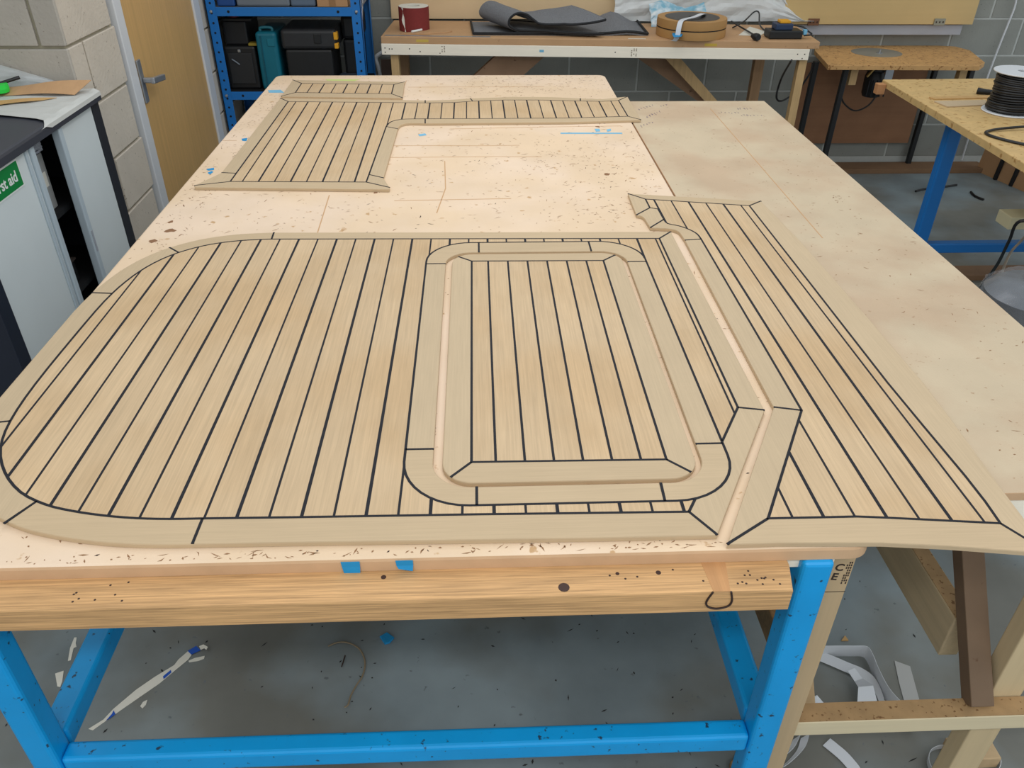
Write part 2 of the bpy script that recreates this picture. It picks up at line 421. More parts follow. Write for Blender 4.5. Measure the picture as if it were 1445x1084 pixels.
# ------------------------------------------------------------------ main workbench
TT = .98
wbk = root('workbench', 'large blue steel framed workbench with a scratched pale board top and old pine front beam', 'workbench', (-.15, 2.36, 0))
top = rrect(-.916, .600, .848, 3.885, .035)
tb = edge_mat(obj('tabletop', prism(top, .955, TT, .006), M_mdf, wbk), M_mdf_edge)
t = prism([(-1.02, .79), (.455, .79), (.466, .84), (.466, .852), (-1.02, .852)], .912, .9548, .003)
obj('front_beam', t, M_pine_beam, wbk, label='old knotty orange pine beam under the front edge')
obj('packing_block', box(.40, .545, .856, 1.0, .930, .9548, None, .002), M_pine_pale, wbk)
for sx in (-.818, .489):
    for sy in (.84, 3.72):
        obj('leg', box(sx, sx+.05, sy, sy+.05, 0, .9545, None, .008, None, 3), M_blue, wbk)
for sx in (-.818, .489):
    obj('side_rail', box(sx, sx+.05, .89, 3.72, .465, .515, None, .007, None, 3), M_blue, wbk)
    obj('top_rail', box(sx, sx+.05, .89, 3.72, .905, .9545, None, .006), M_blue, wbk)
obj('front_rail', box(-.768, .489, .846, .886, .444, .492, None, .008, None, 3), M_blue, wbk)
obj('back_rail', box(-.768, .489, 3.72, 3.77, .468, .518, None, .008, None, 3), M_blue, wbk)
obj('paint_patch', prism([(.497+.018*math.cos(a/8*math.pi), 1.165+.022*math.sin(a/8*math.pi)) for a in range(16)], .5151, .5156), mat('worn_paint', (88, 132, 136), .6, var=.15, vscale=60), wbk)
# two knots and nail holes on the beam
for x, y, r in ((.117, .806, .0085), (.262, .83, .004), (.2, .83, .003), (-.15, .835, .004)):
    obj('knot', lathe((x, y, .9548), [(0, 0), (r, 0), (r, .0004), (0, .0004)], 12), mat('knot_wood', (62, 40, 34), .6), wbk)
tag(obj('nail_hole', (lambda b: [lathe((x, y, .9548), [(0, 0), (.0018, 0), (.0018, .0003), (0, .0003)], 6, b) for x, y in
    [(-.6+random.uniform(0, .12), random.uniform(.80, .84)) for _ in range(9)]+[(.38+random.uniform(0, .06), random.uniform(.80, .835)) for _ in range(12)]+[(.28+random.uniform(-.1, .1), random.uniform(.80, .84)) for _ in range(8)]] and b)(nb()), M_mark2, wbk), kind='stuff')
kn = [(.335, .7895, .9548), (.328, .789, .935), (.332, .789, .924), (.346, .789, .919), (.362, .789, .924), (.366, .789, .936), (.362, .7895, .9548)]
obj('knot_ring', tube(spline(kn, 5), .0016, None, 6), mat('resin_dark', (50, 34, 30), .5), wbk)
obj('knot_streak', prism([(.336, .7905), (.361, .7905), (.369, .851), (.331, .851)], .9548, .9552), mat('knot_streak', (196, 146, 98), .6, grain='y', gamt=.2, gscale=80), wbk)
# cut marks all over the board
def slivers(n, x0, x1, y0, y1, z, seed, dens=None, lmax=.03):
    R = random.Random(seed); b = nb()
    for _ in range(n):
        x, y = R.uniform(x0, x1), R.uniform(y0, y1)
        a = R.gauss(.2, .9); l = R.uniform(.004, lmax)*(.4 if R.random() < .6 else 1); w = R.uniform(.0006, .0018)
        c, s = math.cos(a), math.sin(a)
        k = R.uniform(-.3, .3)*l
        q = [(x-c*l/2, y-s*l/2), (x+s*w-s*k*.3, y-c*w+c*k*.3), (x+c*l/2, y+s*l/2), (x-s*w-s*k*.3, y+c*w+c*k*.3)]
        vs = [b.verts.new((max(x0, min(x1, u)), max(y0, min(y1, v)), z)) for u, v in q]
        b.faces.new(vs)
    return b
tag(obj('knife_marks', slivers(1700, -.90, .585, .86, 3.87, TT+.0003, 3), M_mark, wbk), kind='stuff')
tag(obj('knife_marks', slivers(520, -.90, .585, .86, 3.87, TT+.0003, 4, lmax=.022), M_mark2, wbk), kind='stuff')
t = slivers(170, -.9, .585, .854, .872, TT+.0003, 5, lmax=.022)
for s, (x0, x1, y0, y1, n) in enumerate(((-.1, .58, 3.55, 3.87, 260), (-.9, -.8, 1.9, 3.8, 200), (.2, .585, 2.1, 2.9, 220))):
    t2 = slivers(n, x0, x1, y0, y1, TT+.0003, 20+s, lmax=.024); merge(t, t2); t2.free()
tag(obj('knife_marks', t, M_mark, wbk), kind='stuff')
t = nb()
for pts in ([(-.58, 2.83), (-.2, 2.83), (.0, 2.825), (.15, 2.828)], [(-.3, 2.70), (.05, 2.705), (.22, 2.70)], [(-.11, 2.66), (-.10, 2.4), (-.12, 2.2)], [(-.32, 3.55), (-.315, 3.78)], [(-.3, 3.66), (.3, 3.665)],
            [(-.45, 2.35), (-.44, 2.06)], [(-.1, 3.03), (.25, 3.05), (.55, 3.06)], [(-.92+.01, 2.9), (-.86, 2.9)], [(-.25, 2.30), (.1, 2.31)]):
    obj('scribed_line', ribbon(pts, .003, TT+.0001, TT+.0005), M_ridge, wbk)
t = nb()
for x, y, r in ((-.31, 2.45, .012), (-.312, 2.37, .008), (-.845, 2.09, .014), (-.87, 2.02, .012), (-.862, 2.15, .008), (.42, 2.52, .010), (.46, 3.05, .008)):
    pts = [(x+r*random.uniform(.6, 1.3)*math.cos(a*math.pi/5), y+r*random.uniform(.6, 1.3)*math.sin(a*math.pi/5)) for a in range(10)]
    obj('stain', prism(pts, TT+.0001, TT+.0006), M_stain, wbk)
def patch(pts, m, z=TT, name='tape_patch', par=wbk): return obj(name, prism(pts, z+.0002, z+.0009), m, par)
def pp(l, z=TT): return [tuple(pz(u, v, z))[:2] for u, v in l]
patch(pp([(378, 127.5), (396, 127), (401, 131), (380, 131)]), M_tapel)
patch(pp([(341, 196), (349, 195), (348, 199), (342, 199)]), M_tapeb)
patch(pp([(291, 239), (302, 237), (302, 240), (294, 241)]), M_tapeb)
patch(pp([(293, 244), (299, 241.5), (301, 243), (296, 246.5)]), M_tapeb)
patch(pp([(590, 190), (600, 188.5), (602, 191), (592, 192.5)]), M_tapel)
patch(pp([(791, 187.5), (878, 187.5), (878, 189), (791, 189)]), M_tapel)
patch(pp([(839, 182), (846, 182), (847, 185.5), (841, 186)]), M_tapel)
patch(pp([(856, 183), (862, 182), (862, 185), (857, 186)]), M_tapel)
patch(pp([(459, 112), (508, 112), (500, 114.5), (462, 114)]), M_tapeg)
for (xa, xb, lo) in ((-.213, -.185, .947), (-.132, -.106, .957)):
    t = sheet([[(xa, .8475, TT-.004), (xb, .8475, TT-.004)], [(xa+.001, .8472, .966), (xb, .8472, .966)], [(xa+.004, .845, lo+.004), (xb-.001, .844, lo)]], .0006)
    obj('tape_patch', t, M_tapeb, wbk, label='bright blue masking tape stuck on the front edge')

# ------------------------------------------------------------------ extension beside the workbench
ex = root('extension_bench', 'pale timber framed extension with a smooth board top along the right of the workbench', 'workbench', (.91, 2.19, 0))
edge_mat(obj('board', prism([(.604, .962), (1.214, .962), (1.214, 3.42), (.604, 3.42)], .962, .979, .0015), M_chip, ex), M_mdf_edge)
tag(obj('knife_marks', slivers(260, .62, 1.2, 1.0, 3.4, .9793, 9, lmax=.02), M_mark, ex), kind='stuff')
obj('scribed_line', ribbon([(.955, 3.30), (.948, 2.6), (.94, 2.0)], .003, .979, .9794), M_ridge, ex)
t = slivers(14, 1.08, 1.11, 2.25, 2.32, .9794, 31, lmax=.02); obj('pencil_marks', t, M_mark, ex)
t = nb(); R = random.Random(12)
for (cx, cy, n, dx, dy) in ((.70, 3.33, 6, .05, 0), (.72, 3.24, 5, .05, 0), (.70, 3.21, 4, .045, 0), (.66, 3.09, 5, .05, 0), (.78, 3.36, 3, .04, 0), (1.02, 3.24, 7, .055, 0), (1.10, 3.20, 7, .05, 0), (1.10, 3.30, 5, .05, 0)):
    for i in range(n):
        x = cx + (i-n/2)*.013; y = cy + (i-n/2)*.012*(1 if cx < .9 else -.05)
        p = [(x+R.uniform(-.004, .004), y+R.uniform(-.014, .014)) for _ in range(4)]
        ribbon(p, .0013, .979, .9794, t)
obj('ink_notes', t, M_ink, ex)
obj('front_left_stud', box(.569, .612, .905, .965, 0, .9545, None, .003), M_stud, ex)
st = obj('lower_front_rail', box(.6125, 1.45, .925, .968, .362, .408, None, .003), M_pine_low, ex)
obj('sawdust_layer', box(.614, 1.44, .926, .967, .408, .4095), M_dusty, ex)
obj('front_right_stud', box(1.04, 1.108, .969, 1.012, 0, .961, None, .003), mat('stud_pale', (206, 184, 146), .68, var=.03, grain='z', gamt=.08, gscale=70), ex)
obj('top_front_rail', box(.656, 1.2, .97-.005, .968, .90, .9615), M_pine_pale, ex)
obj('low_side_rail', box(.985, 1.028, 1.075, 3.32, .405, .523, None, .003), M_pine_pale_y, ex)
obj('sawdust_layer', box(.988, 1.025, 1.08, 3.30, .523, .5245), M_dusty, ex)
obj('low_side_rail', box(.605, .643, .967, 3.32, .44, .515, None, .003), mat('edge_chip', (150, 116, 78), .8, var=.2, vscale=120), ex)
br_ = obj('brace', bar((1.008, .950, .4096), (1.008, 1.378, .945), .045, .036, None, up=(1, 0, 0), bev=.002) if False else bar((1.006, .952, .4097), (1.006, 1.375, .945), .036, .048, None, up=(1, 0, 0), bev=.002), mat('brace_shade', (116, 94, 74), .75, var=.1, vscale=12, spots=(96, 70, 50), spot_scale=40, spot_th=.66), ex)  # brown darkened so the shade on this brace sits in the colour
obj('brace', bar((.668, 1.0, .33), (.668, 1.55, .93), .035, .06, None, up=(1, 0, 0), bev=.002), M_stud, ex)
for x in (.612, 1.06):
    obj('back_stud', box(x, x+.043, 3.325, 3.37, 0, .961, None, .003), M_stud, ex)
obj('top_back_rail', box(.656, 1.06, 3.325, 3.345, .90, .961), M_pine_pale, ex)
M_stamp = mat('stamp_ink', (58, 46, 38), .7)
fr = frame((0, 0, 1), (-1, 0, 0), (.634, .9046, .875)); fr = Matrix(((-.2, -1, 0, .653), (0, 0, -1, .9047), (-1, .2, 0, .886), (0, 0, 0, 1)))
text('C', .022, Matrix(((1, .1, 0, .5795), (0, 0, -1, .9047), (-.1, 1, 0, .868), (0, 0, 0, 1))), M_stamp, ex)
text('E', .022, Matrix(((1, .1, 0, .5785), (0, 0, -1, .9047), (-.1, 1, 0, .846), (0, 0, 0, 1))), M_stamp, ex)
t = nb()
for k in range(3):
    for j in range(9):
        if R.random() < .75: box(.599+k*.0035, .601+k*.0035, .9044, .9049, .835+j*.006, .839+j*.006, t)
obj('stamp_print', t, M_stamp, ex)
for z in (.815, .915): obj('scribed_line', box(.569, .612, .9045, .9049, z, z+.0012), M_stamp, ex)

# ------------------------------------------------------------------ teak deck panels
ZP, ZB = .990, TT+.0006
def strips(outer, holes, cuts, tilt, y0):
    """cut a plan region into planks. cuts: x of the seams at y0; seams lean by tilt. Returns (outlines, seams)"""
    f = lambda p: (p[0]-tilt*(p[1]-y0), p[1])
    g = lambda u, v: (u+tilt*(v-y0), v)
    rings = [[f(p) for p in r] for r in [outer]+holes]
    us = sorted(set([round(p[0], 5) for r in rings for p in r]+[round(c, 5) for c in cuts]))
    edges = [(r[i], r[(i+1) % len(r)]) for r in rings for i in range(len(r))]
    def at(e, u):
        (x0, v0), (x1, v1) = e; return v0+(v1-v0)*(u-x0)/(x1-x0)
    slabs = []
    for a, b in zip(us, us[1:]):
        if b-a < 1e-5: continue
        m = (a+b)/2
        cr = sorted([e for e in edges if (e[0][0]-m)*(e[1][0]-m) < 0], key=lambda e: at(e, m))
        slabs.append((a, b, [(at(lo, a), at(lo, b), at(hi, a), at(hi, b)) for lo, hi in zip(cr[::2], cr[1::2])]))
    lims = [-1e9]+sorted(cuts)+[1e9]; outl = []
    for c0, c1 in zip(lims, lims[1:]):
        chains = []
        for a, b, tr in slabs:
            if a < c0-1e-6 or b > c1+1e-6: continue
            for la, lb, ha, hb in tr:
                for ch in chains:
                    A = ch[-1]
                    if abs(A[1]-a) < 1e-6 and min(A[5], ha)-max(A[3], la) > 1e-5: ch.append((a, b, la, lb, ha, hb)); break
                else: chains.append([(a, b, la, lb, ha, hb)])
        for ch in chains:
            lo = [(ch[0][0], ch[0][2])]; hi = [(ch[0][0], ch[0][4])]
            for a, b, la, lb, ha, hb in ch:
                if (lo[-1][1]-la)**2 > 1e-8: lo.append((a, la))
                if (hi[-1][1]-ha)**2 > 1e-8: hi.append((a, ha))
                lo.append((b, lb)); hi.append((b, hb))
            pl = [g(*p) for p in lo]+[g(*p) for p in reversed(hi)]
            if abs(area2(pl))/2 > 1.5e-5: outl.append(pl)
    seams = []
    for c in cuts:
        for a, b, tr in slabs:
            if abs(a-c) < 1e-4:
                for la, lb, ha, hb in tr:
                    if ha-la > .002: seams.append([g(c, la), g(c, ha)])
    return outl, seams
CW = .0046
def deck(name, label, loc, border, field, holes, cuts, tilt, y0, lines, back):
    """border: (outline, grain axis); lines: extra seams; back: outline(s) of the backing"""
    r = root(name, label, 'deck panel', (loc[0], loc[1], TT), 'teak deck panels laid out on the bench')
    for pl, ax in border: obj('border_plank', prism(pl, ZB, ZP, .0022), M_teak_y if ax == 'y' else M_teak_x, r)
    ol, se = strips(field, holes, cuts, tilt, y0)
    for pl in ol: obj('plank', prism(pl, ZB, ZP), M_teak, r)
    for l in se: obj('caulk_seam', ribbon(l, CW if back == 'even' else (.0056 if round((l[0][0]-tilt*(l[0][1]-y0)-cuts[0])/.05) % 2 == 1 else .0040), ZP-.001, ZP+.0003), M_caulk, r)
    for l in lines: obj('caulk_seam', ribbon(l, CW, ZP-.001, ZP+.00045), M_caulk, r)
    return r

# --- main panel with the hatch opening
front_i = [(.325, .923), (.0, .928), (-.30, .931), (-.436, .933)]
arc_i = [tuple(p) for p in spline([Vector((x, y, 0)) for x, y in ((-.436, .933), (-.487, .9335), (-.539, .937), (-.593, .945), (-.645, .957), (-.692, .973), (-.745, 1.004), (-.794, 1.055), (-.832, 1.12), (-.853, 1.20), (-.862, 1.32), (-.862, 1.50), (-.858, 1.66), (-.845, 1.76), (-.822, 1.84), (-.785, 1.905), (-.735, 1.952), (-.682, 1.98), (-.62, 1.996), (-.55, 2.002))], 3)]
arc_i = [(a[0], a[1]) for a in arc_i]
top_i = [(-.55, 2.002), (-.218, 1.996), (.485, 1.982)]
inner = front_i[:-1] + arc_i + top_i[1:] + [(.481, 1.202), (.425, 1.101)]
def offs(pl, d0, d1=None):
    out = []; n = len(pl)
    for i, p in enumerate(pl):
        a, b = Vector(pl[max(i-1, 0)]), Vector(pl[min(i+1, n-1)]); e = (b-a).normalized(); nn = Vector((e.y, -e.x))
        d = d0 if d1 is None else d0+(d1-d0)*i/(n-1)
        out.append((p[0]-nn.x*-d, p[1]-nn.y*-d))
    return out
def near(pl, p): return min(range(len(pl)), key=lambda i: (pl[i][0]-p[0])**2+(pl[i][1]-p[1])**2)
# travelling front -> left -> back the outside lies on the left of travel
def outside(pl, w0, w1):
    out = []; n = len(pl)
    for i, p in enumerate(pl):
        a, b = Vector(pl[max(i-1, 0)]), Vector(pl[min(i+1, n-1)]); e = (b-a).normalized()
        w = w0+(w1-w0)*i/(n-1); out.append((p[0]-e.y*w, p[1]+e.x*w))
    return out
arc_o = outside(arc_i, .054, .0455)
if arc_o[0][1] > arc_i[0][1]: arc_o = [(2*a[0]-b[0], 2*a[1]-b[1]) for a, b in zip(arc_i, arc_o)]
arc_o = [(max(x, -.909), y) for x, y in arc_o]
k1, k2, k3, k4 = near(arc_i, (-.719, .985)), near(arc_i, (-.858, 1.215)), near(arc_i, (-.852, 1.70)), near(arc_i, (-.765, 1.93))
ends = [0, k1, k2, k3, k4, len(arc_i)-1]
bord = []; lns = []
# front border, two lengths
FO = [(.357, .871), (.148, .872), (-.301, .878), arc_o[0]]
bord.append(([(.357, .871)]+[(.325, .923), (.0, .928), (-.30, .931), arc_i[0], arc_o[0], (-.301, .878), (.148, .872)], 'x'))
for a, b in zip(ends, ends[1:]):
    bord.append((arc_i[a:b+1]+arc_o[a:b+1][::-1], 'x' if a in (0, k4) else 'y'))
bord.append((top_i+[(.526, 2.028), (-.222, 2.041), arc_o[-1]], 'x'))
bord.append(([(.485, 1.982), (.526, 2.028), (.529, 1.192), (.481, 1.202)], 'y'))
RO = rrect(-.133, .424, .949, 1.967, .112, 10)
RI = rrect(-.084, .376, .994, 1.907, .064, 10)
# wedge piece between the ring and the front border
ri = [p for p in RO if p[0] > .30 and p[1] < 1.10]; ri.sort(key=lambda p: p[0]+p[1]*.6)
wedge = [(.481, 1.202), (.529, 1.192), (.357, .871), (.325, .923), (.340, .9505)] + [p for p in ri if p[0] > .345] + [(.425, 1.101)]
bord.append((wedge, 'y'))
# ring pieces
def ring_piece(o, i): return o + i[::-1]
def seg(R_, lo, hi): return R_[lo:hi]
n = 11
o_tr, o_tl, o_bl, o_br = RO[0:n], RO[n:2*n], RO[2*n:3*n], RO[3*n:4*n]
i_tr, i_tl, i_bl, i_br = RI[0:n], RI[n:2*n], RI[2*n:3*n], RI[3*n:4*n]
yb, yt, xl, xr = 1.095, 1.840, .0, .292
def on(xo, yo, xi, yi): return (xo, yo), (xi, yi)
bord += [([(.424, yt)]+o_tr+[(xr, 1.967), (xr, 1.907)]+i_tr[::-1]+[(.376, yt)], 'x'),
         ([(xr, 1.967), (xl, 1.967), (xl, 1.907), (xr, 1.907)], 'x'),
         ([(xl, 1.967)]+o_tl+[(-.133, yt), (-.084, yt)]+i_tl[::-1]+[(xl, 1.907)], 'x'),
         ([(-.133, yt), (-.133, yb), (-.084, yb), (-.084, yt)], 'y'),
         ([(-.133, yb)]+o_bl+[(xl-.01, .949), (xl-.01, .994)]+i_bl[::-1]+[(-.084, yb)], 'x'),
         ([(xl-.01, .949), (xr, .949), (xr, .994), (xl-.01, .994)], 'x'),
         ([(xr, .949)]+o_br+[(.424, yb), (.376, yb)]+i_br[::-1]+[(xr, .994)], 'x'),
         ([(.424, yb), (.424, yt), (.376, yt), (.376, yb)], 'y')]
lns += [[(.325, .923), (.0, .928), (-.30, .931)]+arc_i+top_i[1:]+[(.481, 1.202), (.425, 1.101)],
        [(.481, 1.202), (.529, 1.192)], [(.485, 1.982), (.526, 2.028)], [(.325, .923), (.357, .871)], [(.325, .923), (.341, .951)],
        RO+[RO[0]]]
for a in ends: 
    q = arc_o[a]
    if a == k1: q = (arc_o[a][0]-.004, arc_o[a][1]-.004)
    lns.append([arc_i[a], q])
lns += [[(.424, yt), (.376, yt)], [(xr, 1.967), (xr, 1.907)], [(xl, 1.967), (xl, 1.907)], [(-.133, yt), (-.084, yt)], [(-.133, yb), (-.084, yb)],
        [(xl-.01, .949), (xl-.01, .994)], [(xr, .949), (xr+.002, .994)], [(.424, yb), (.376, yb)]]
field = [(.341, .951), (.325, .923), (.0, .928), (-.30, .931)]+arc_i+top_i[1:]+[(.481, 1.202), (.4245, 1.098)]
cuts = [.0172+.0501*k for k in range(-17, 10)]
hole = rrect(-.133, .42395, .949, 1.967, .112, 10)
field = [(.341, .9525), (.325, .923), (.0, .928), (-.30, .931)]+arc_i+top_i[1:]+[(.481, 1.202), (.4243, 1.100), (.4243, 1.10)]
field = field[:-1]
# the ring touches the right of the field: walk round it instead of cutting a hole
rim = o_br[::-1]+o_bl[::-1]+o_tl[::-1]+o_tr[::-1]
field = [(.341, .9525), (.325, .923), (.0, .928), (-.30, .931)]+arc_i+top_i[1:]+[(.481, 1.202), (.4246, 1.10), (.4242, 1.12)]+o_tr+o_tl+o_bl+[p for p in o_br if p[0] < .34]
deck('teak_deck_panel', 'largest teak deck panel with a rounded left end and a hatch opening', (-.2, 1.45), bord, field, [], cuts, .006, .925, lns, None)

# --- hatch panel
HO = rrect(-.068, .3655, 1.004, 1.896, .052, 8)
n = 9
h_tr, h_tl, h_bl, h_br = HO[0:n], HO[n:2*n], HO[2*n:3*n], HO[3*n:4*n]
ci = [(.3155, 1.848), (-.0185, 1.853), (-.0185, 1.057), (.3155, 1.0535)]
md = 4
hb = [([ci[0]]+h_tr[md:]+h_tl[:md+1]+[ci[1]], 'x'), ([ci[1]]+h_tl[md:]+h_bl[:md+1]+[ci[2]], 'y'),
      ([ci[2]]+h_bl[md:]+h_br[:md+1]+[ci[3]], 'x'), ([ci[3]]+h_br[md:]+h_tr[:md+1]+[ci[0]], 'y')]
hl = [ci+[ci[0]]]+[[c, h[md]] for c, h in zip(ci, (h_tr, h_tl, h_bl, h_br))]
deck('teak_hatch_panel', 'rounded rectangular teak hatch panel lying inside the opening of the largest panel', (.15, 1.45), hb, ci, [], [.0228+.0498*k for k in range(6)], 0, 1.05, hl, 'even')

# --- right hand panel
so_r = [(.843, 2.249), (.861, 1.971), (.866, 1.758), (.870, 1.55), (.872, 1.274), (.867, 1.161), (.859, 1.037), (.853, .95), (.846, .815)]
so_f = [(.846, .815), (.809, .822), (.703, .837), (.603, .847), (.447, .852), (.367, .851)]
si_r = [(.797, 2.212), (.799, 1.75), (.800, 1.276), (.804, 1.137), (.809, .994), (.809, .931), (.806, .881)]
si_f = [(.806, .881), (.731, .889), (.684, .894), (.636, .899), (.587, .9035), (.535, .9035), (.446, .904)]
sp = lambda L, k=3: [(p.x, p.y) for p in spline([Vector((x, y, 0)) for x, y in L], k)]
P1 = (.500, 2.271); P2, P3, P4 = [tuple(pz(u, v, ZP))[:2] for u, v in ((917, 293.2), (928.5, 295), (936.8, 309.6))]
arc_si = sp([(.597, 1.975), (.594, 2.010), (.580, 2.040), (.557, 2.066), (.5285, 2.084), P4], 3)
arc_so = sp([(.552, 1.970), (.549, 2.020), (.541, 2.040), (.520, 2.051), (.475, 2.057)], 3)
c_si, c_so = (.598, 1.189), (.549, 1.201)
l2 = sp([(.452, 2.149), (.464, 2.143), (.470, 2.126), (.472, 2.10), (.475, 2.057)], 3)
sb = [([(.455, 2.318), (.843, 2.249), (.797, 2.212), P1], 'x'),
      (so_r[1:]+si_r[::-1]+[(.843, 2.249)], 'y'),
      (so_f+si_f[::-1], 'x'),
      ([(.367, .851), c_so, c_si, (.446, .904)], 'y'),
      ([c_so, (.552, 1.970), (.597, 1.975), c_si], 'y'),
      (arc_so+arc_si[::-1], 'x'),
      (l2+[P4, P3, P2], 'y'),
      ([(.455, 2.318), P1, P2, (.452, 2.149)], 'y')]
sf = [P1, (.797, 2.212)]+si_r[1:]+si_f[1:]+[c_si]+arc_si+[P3, P2]
sl = [[P1, (.797, 2.212)]+si_r[1:]+si_f[1:]+[c_si]+arc_si, [P4, P3, P2, P1], [P1, (.455, 2.318)], [(.797, 2.212), (.843, 2.249)], [(.806, .881), (.846, .815)], [(.446, .904), (.367, .851)],
      [c_so, c_si], [(.552, 1.970), (.597, 1.975)], [P4, (.475, 2.057)], [P2, (.452, 2.149)]]
deck('teak_side_panel', 'long tapered teak deck panel lying over the joint and overhanging the right front', (.65, 1.5), sb, sf, [], [.485+.0496*k for k in range(7)], -.0075, .9, sl, None)

# --- L shaped panel
lt_o = [(-.808, 3.42), (-.2, 3.392), (-.01, 3.408), (.16, 3.418), (.315, 3.414), (.43, 3.398), (.52, 3.393), (.622, 3.415)]
tl_o = tuple(pz(395.6, 138.4, ZP))[:2]; tr_o = tuple(pz(885.5, 136.2, ZP))[:2]
LO_t = [tl_o]+[tuple(pz(u, v, ZP))[:2] for u, v in ((600, 141.6), (632, 141), (663.5, 138.8), (724.6, 136.6), (779.4, 136.9), (819, 138.8), (849, 139.8))]+[tr_o]
LI_t = [tuple(pz(u, v, ZP))[:2] for u, v in ((406.7, 143.4), (600, 145.3), (641, 144.8), (667, 142.8), (712, 141.2), (759.4, 141.2), (819, 142.5), (849, 143.1), (872.8, 141.8))]
LI_b = [tuple(pz(u, v, ZP))[:2] for u, v in ((886, 164.2), (799, 166.7), (700, 167.3), (600, 167.7))]
LI_arc = sp([LI_b[-1], (-.272, 3.128), (-.305, 3.115), (-.328, 3.085), (-.338, 3.03)], 4)
LO_b = [tuple(pz(u, v, ZP))[:2] for u, v in ((904.5, 169), (804, 172), (600, 173.7))]
LO_arc = sp([LO_b[-1], (-.245, 3.078), (-.272, 3.07), (-.288, 3.045), (-.293, 3.0)], 4)
lb_i, lf_i = tuple(pz(516.8, 257, ZP))[:2], tuple(pz(325, 256.2, ZP))[:2]
br_t, fl_t = tuple(pz(550, 264.6, ZP))[:2], tuple(pz(274, 261.8, ZP))[:2]
fr2, fl2 = tuple(pz(549.3, 267, ZP))[:2], tuple(pz(275, 264, ZP))[:2]
e_r, e_l = tuple(pz(541, 251, ZP))[:2], tuple(pz(312.6, 243.6, ZP))[:2]
i_r, i_l = tuple(pz(521, 246.4, ZP))[:2], tuple(pz(333.5, 244.6, ZP))[:2]
tr_i = LI_t[-1]; tl_i = LI_t[0]
k6 = 1
lb = [(LO_t[:2]+LI_t[:2][::-1], 'x'), (LO_t[1:4]+LI_t[1:4][::-1], 'x'), (LO_t[3:7]+LI_t[3:7][::-1], 'x'), (LO_t[6:]+LI_t[6:][::-1], 'x'),
      ([tr_o, LO_b[0], LI_b[0], tr_i], 'y'),
      (LO_b+LI_b[::-1], 'x'), (LO_arc+LI_arc[::-1], 'x'),
      ([LO_arc[-1], e_r, i_r, LI_arc[-1]], 'y'), ([e_r, br_t, lb_i, i_r], 'y'),
      ([br_t, fr2, fl2, fl_t, lf_i, lb_i], 'x'),
      ([fl_t, e_l, i_l, lf_i], 'y'), ([e_l, tl_o, tl_i, i_l], 'y')]
lf = LI_t+[LI_b[0]]+LI_b[1:]+LI_arc[1:]+[lb_i, lf_i]
ll = [lf+[lf[0]], [tl_i, tl_o], [tr_i, tr_o], [LI_b[0], LO_b[0]], [lb_i, br_t], [lf_i, fl_t], [i_r, e_r], [i_l, e_l], [LI_arc[-1], LO_arc[-1]], [LI_b[-1], LO_b[-1]],
      [LO_t[1], LI_t[1]], [LO_t[3], LI_t[3]], [LO_t[6], LI_t[6]]]
deck('teak_l_shaped_panel', 'L-shaped teak deck panel with a long thin arm at the far end of the workbench', (-.2, 3.0), lb, lf, [], [-.7315+.0497*k for k in range(27)], -.005, 2.44, ll, None)

# --- small far panel
q = lambda u, v: tuple(pz(u, v, ZP))[:2]
so = [q(413.2, 112.7), q(571, 115.5), q(567.9, 138), q(396.6, 135.8)]
si = [q(425.6, 117.7), q(555.9, 119.2), q(552.5, 132.4), q(417, 130.6)]
sb2 = [([so[i], so[(i+1) % 4], si[(i+1) % 4], si[i]], 'x' if i % 2 == 0 else 'y') for i in range(4)]
deck('teak_strip_panel', 'smallest rectangular teak deck panel nearest the far edge of the workbench', (-.56, 3.6), sb2, si, [], [-.7165+.0508*k for k in range(7)], 0, 3.6, [si+[si[0]]]+[[a, b] for a, b in zip(so, si)], None)

# ------------------------------------------------------------------ back bench and what stands on it
A0, B0 = Vector((-.535, 4.875, 0)), Vector((1.935, 4.718, 0))
exv = (B0-A0).normalized(); eyv = Vector((-exv.y, exv.x, 0)); BL = (B0-A0).length
FB = Matrix(((exv.x, eyv.x, 0, A0.x), (exv.y, eyv.y, 0, A0.y), (0, 0, 1, 0), (0, 0, 0, 1)))
bb = root('back_bench', 'long bench of plain timber with a pale fascia standing against the back wall', 'workbench', (.7, 5.05, 0))
ZT = .965
obj('bench_top', box(0, BL, 0, .515, .928, ZT, None, .003, FB), mat('bench_mdf', (192, 152, 112), .6, var=.06, vscale=8, spots=(160, 120, 84), spot_scale=40, spot_th=.68), bb)
obj('fascia', box(.0, BL-.05, -.004, .016, .868, .9275, None, .002, FB), M_pine_pale, bb)
for x in (.045, BL-.09):
    obj('leg', box(x, x+.045, .018, .075, 0, .9275, None, .002, FB), M_pine_z, bb)
for x in (.03, BL-.24):
    obj('leg', box(x, x+.06, .40, .46, 0, .9275, None, .002, FB), mat('rear_leg', (164, 130, 96), .7, grain='z', gamt=.2, gscale=60), bb)
def slanted(top, bot, y, th):
    (a0, b0), (a1, b1) = [[py(u, v, y) for u, v in l] for l in (top, bot)]
    ext = lambda p, q, z: p + (q-p)*((z-p.z)/(q.z-p.z))
    P = [ext(a0, a1, .927), ext(b0, b1, .927), ext(b0, b1, .22), ext(a0, a1, .22)]
    return sheet([[P[0]+Vector((0, th, 0)), P[1]+Vector((0, th, 0))], [P[3]+Vector((0, th, 0)), P[2]+Vector((0, th, 0))]], th)
obj('brace', slanted([(696, 82), (766, 82)], [(671, 105), (740, 105)], 4.93, .045), M_brace, bb)
obj('brace', slanted([(901, 83), (943, 83)], [(982, 141), (1010, 141)], 5.10, .045), M_brace, bb)
obj('brace', slanted([(939, 83), (961, 83)], [(993, 141), (1011, 141)], 5.0, .045), M_pine_z, bb)
t = nb()
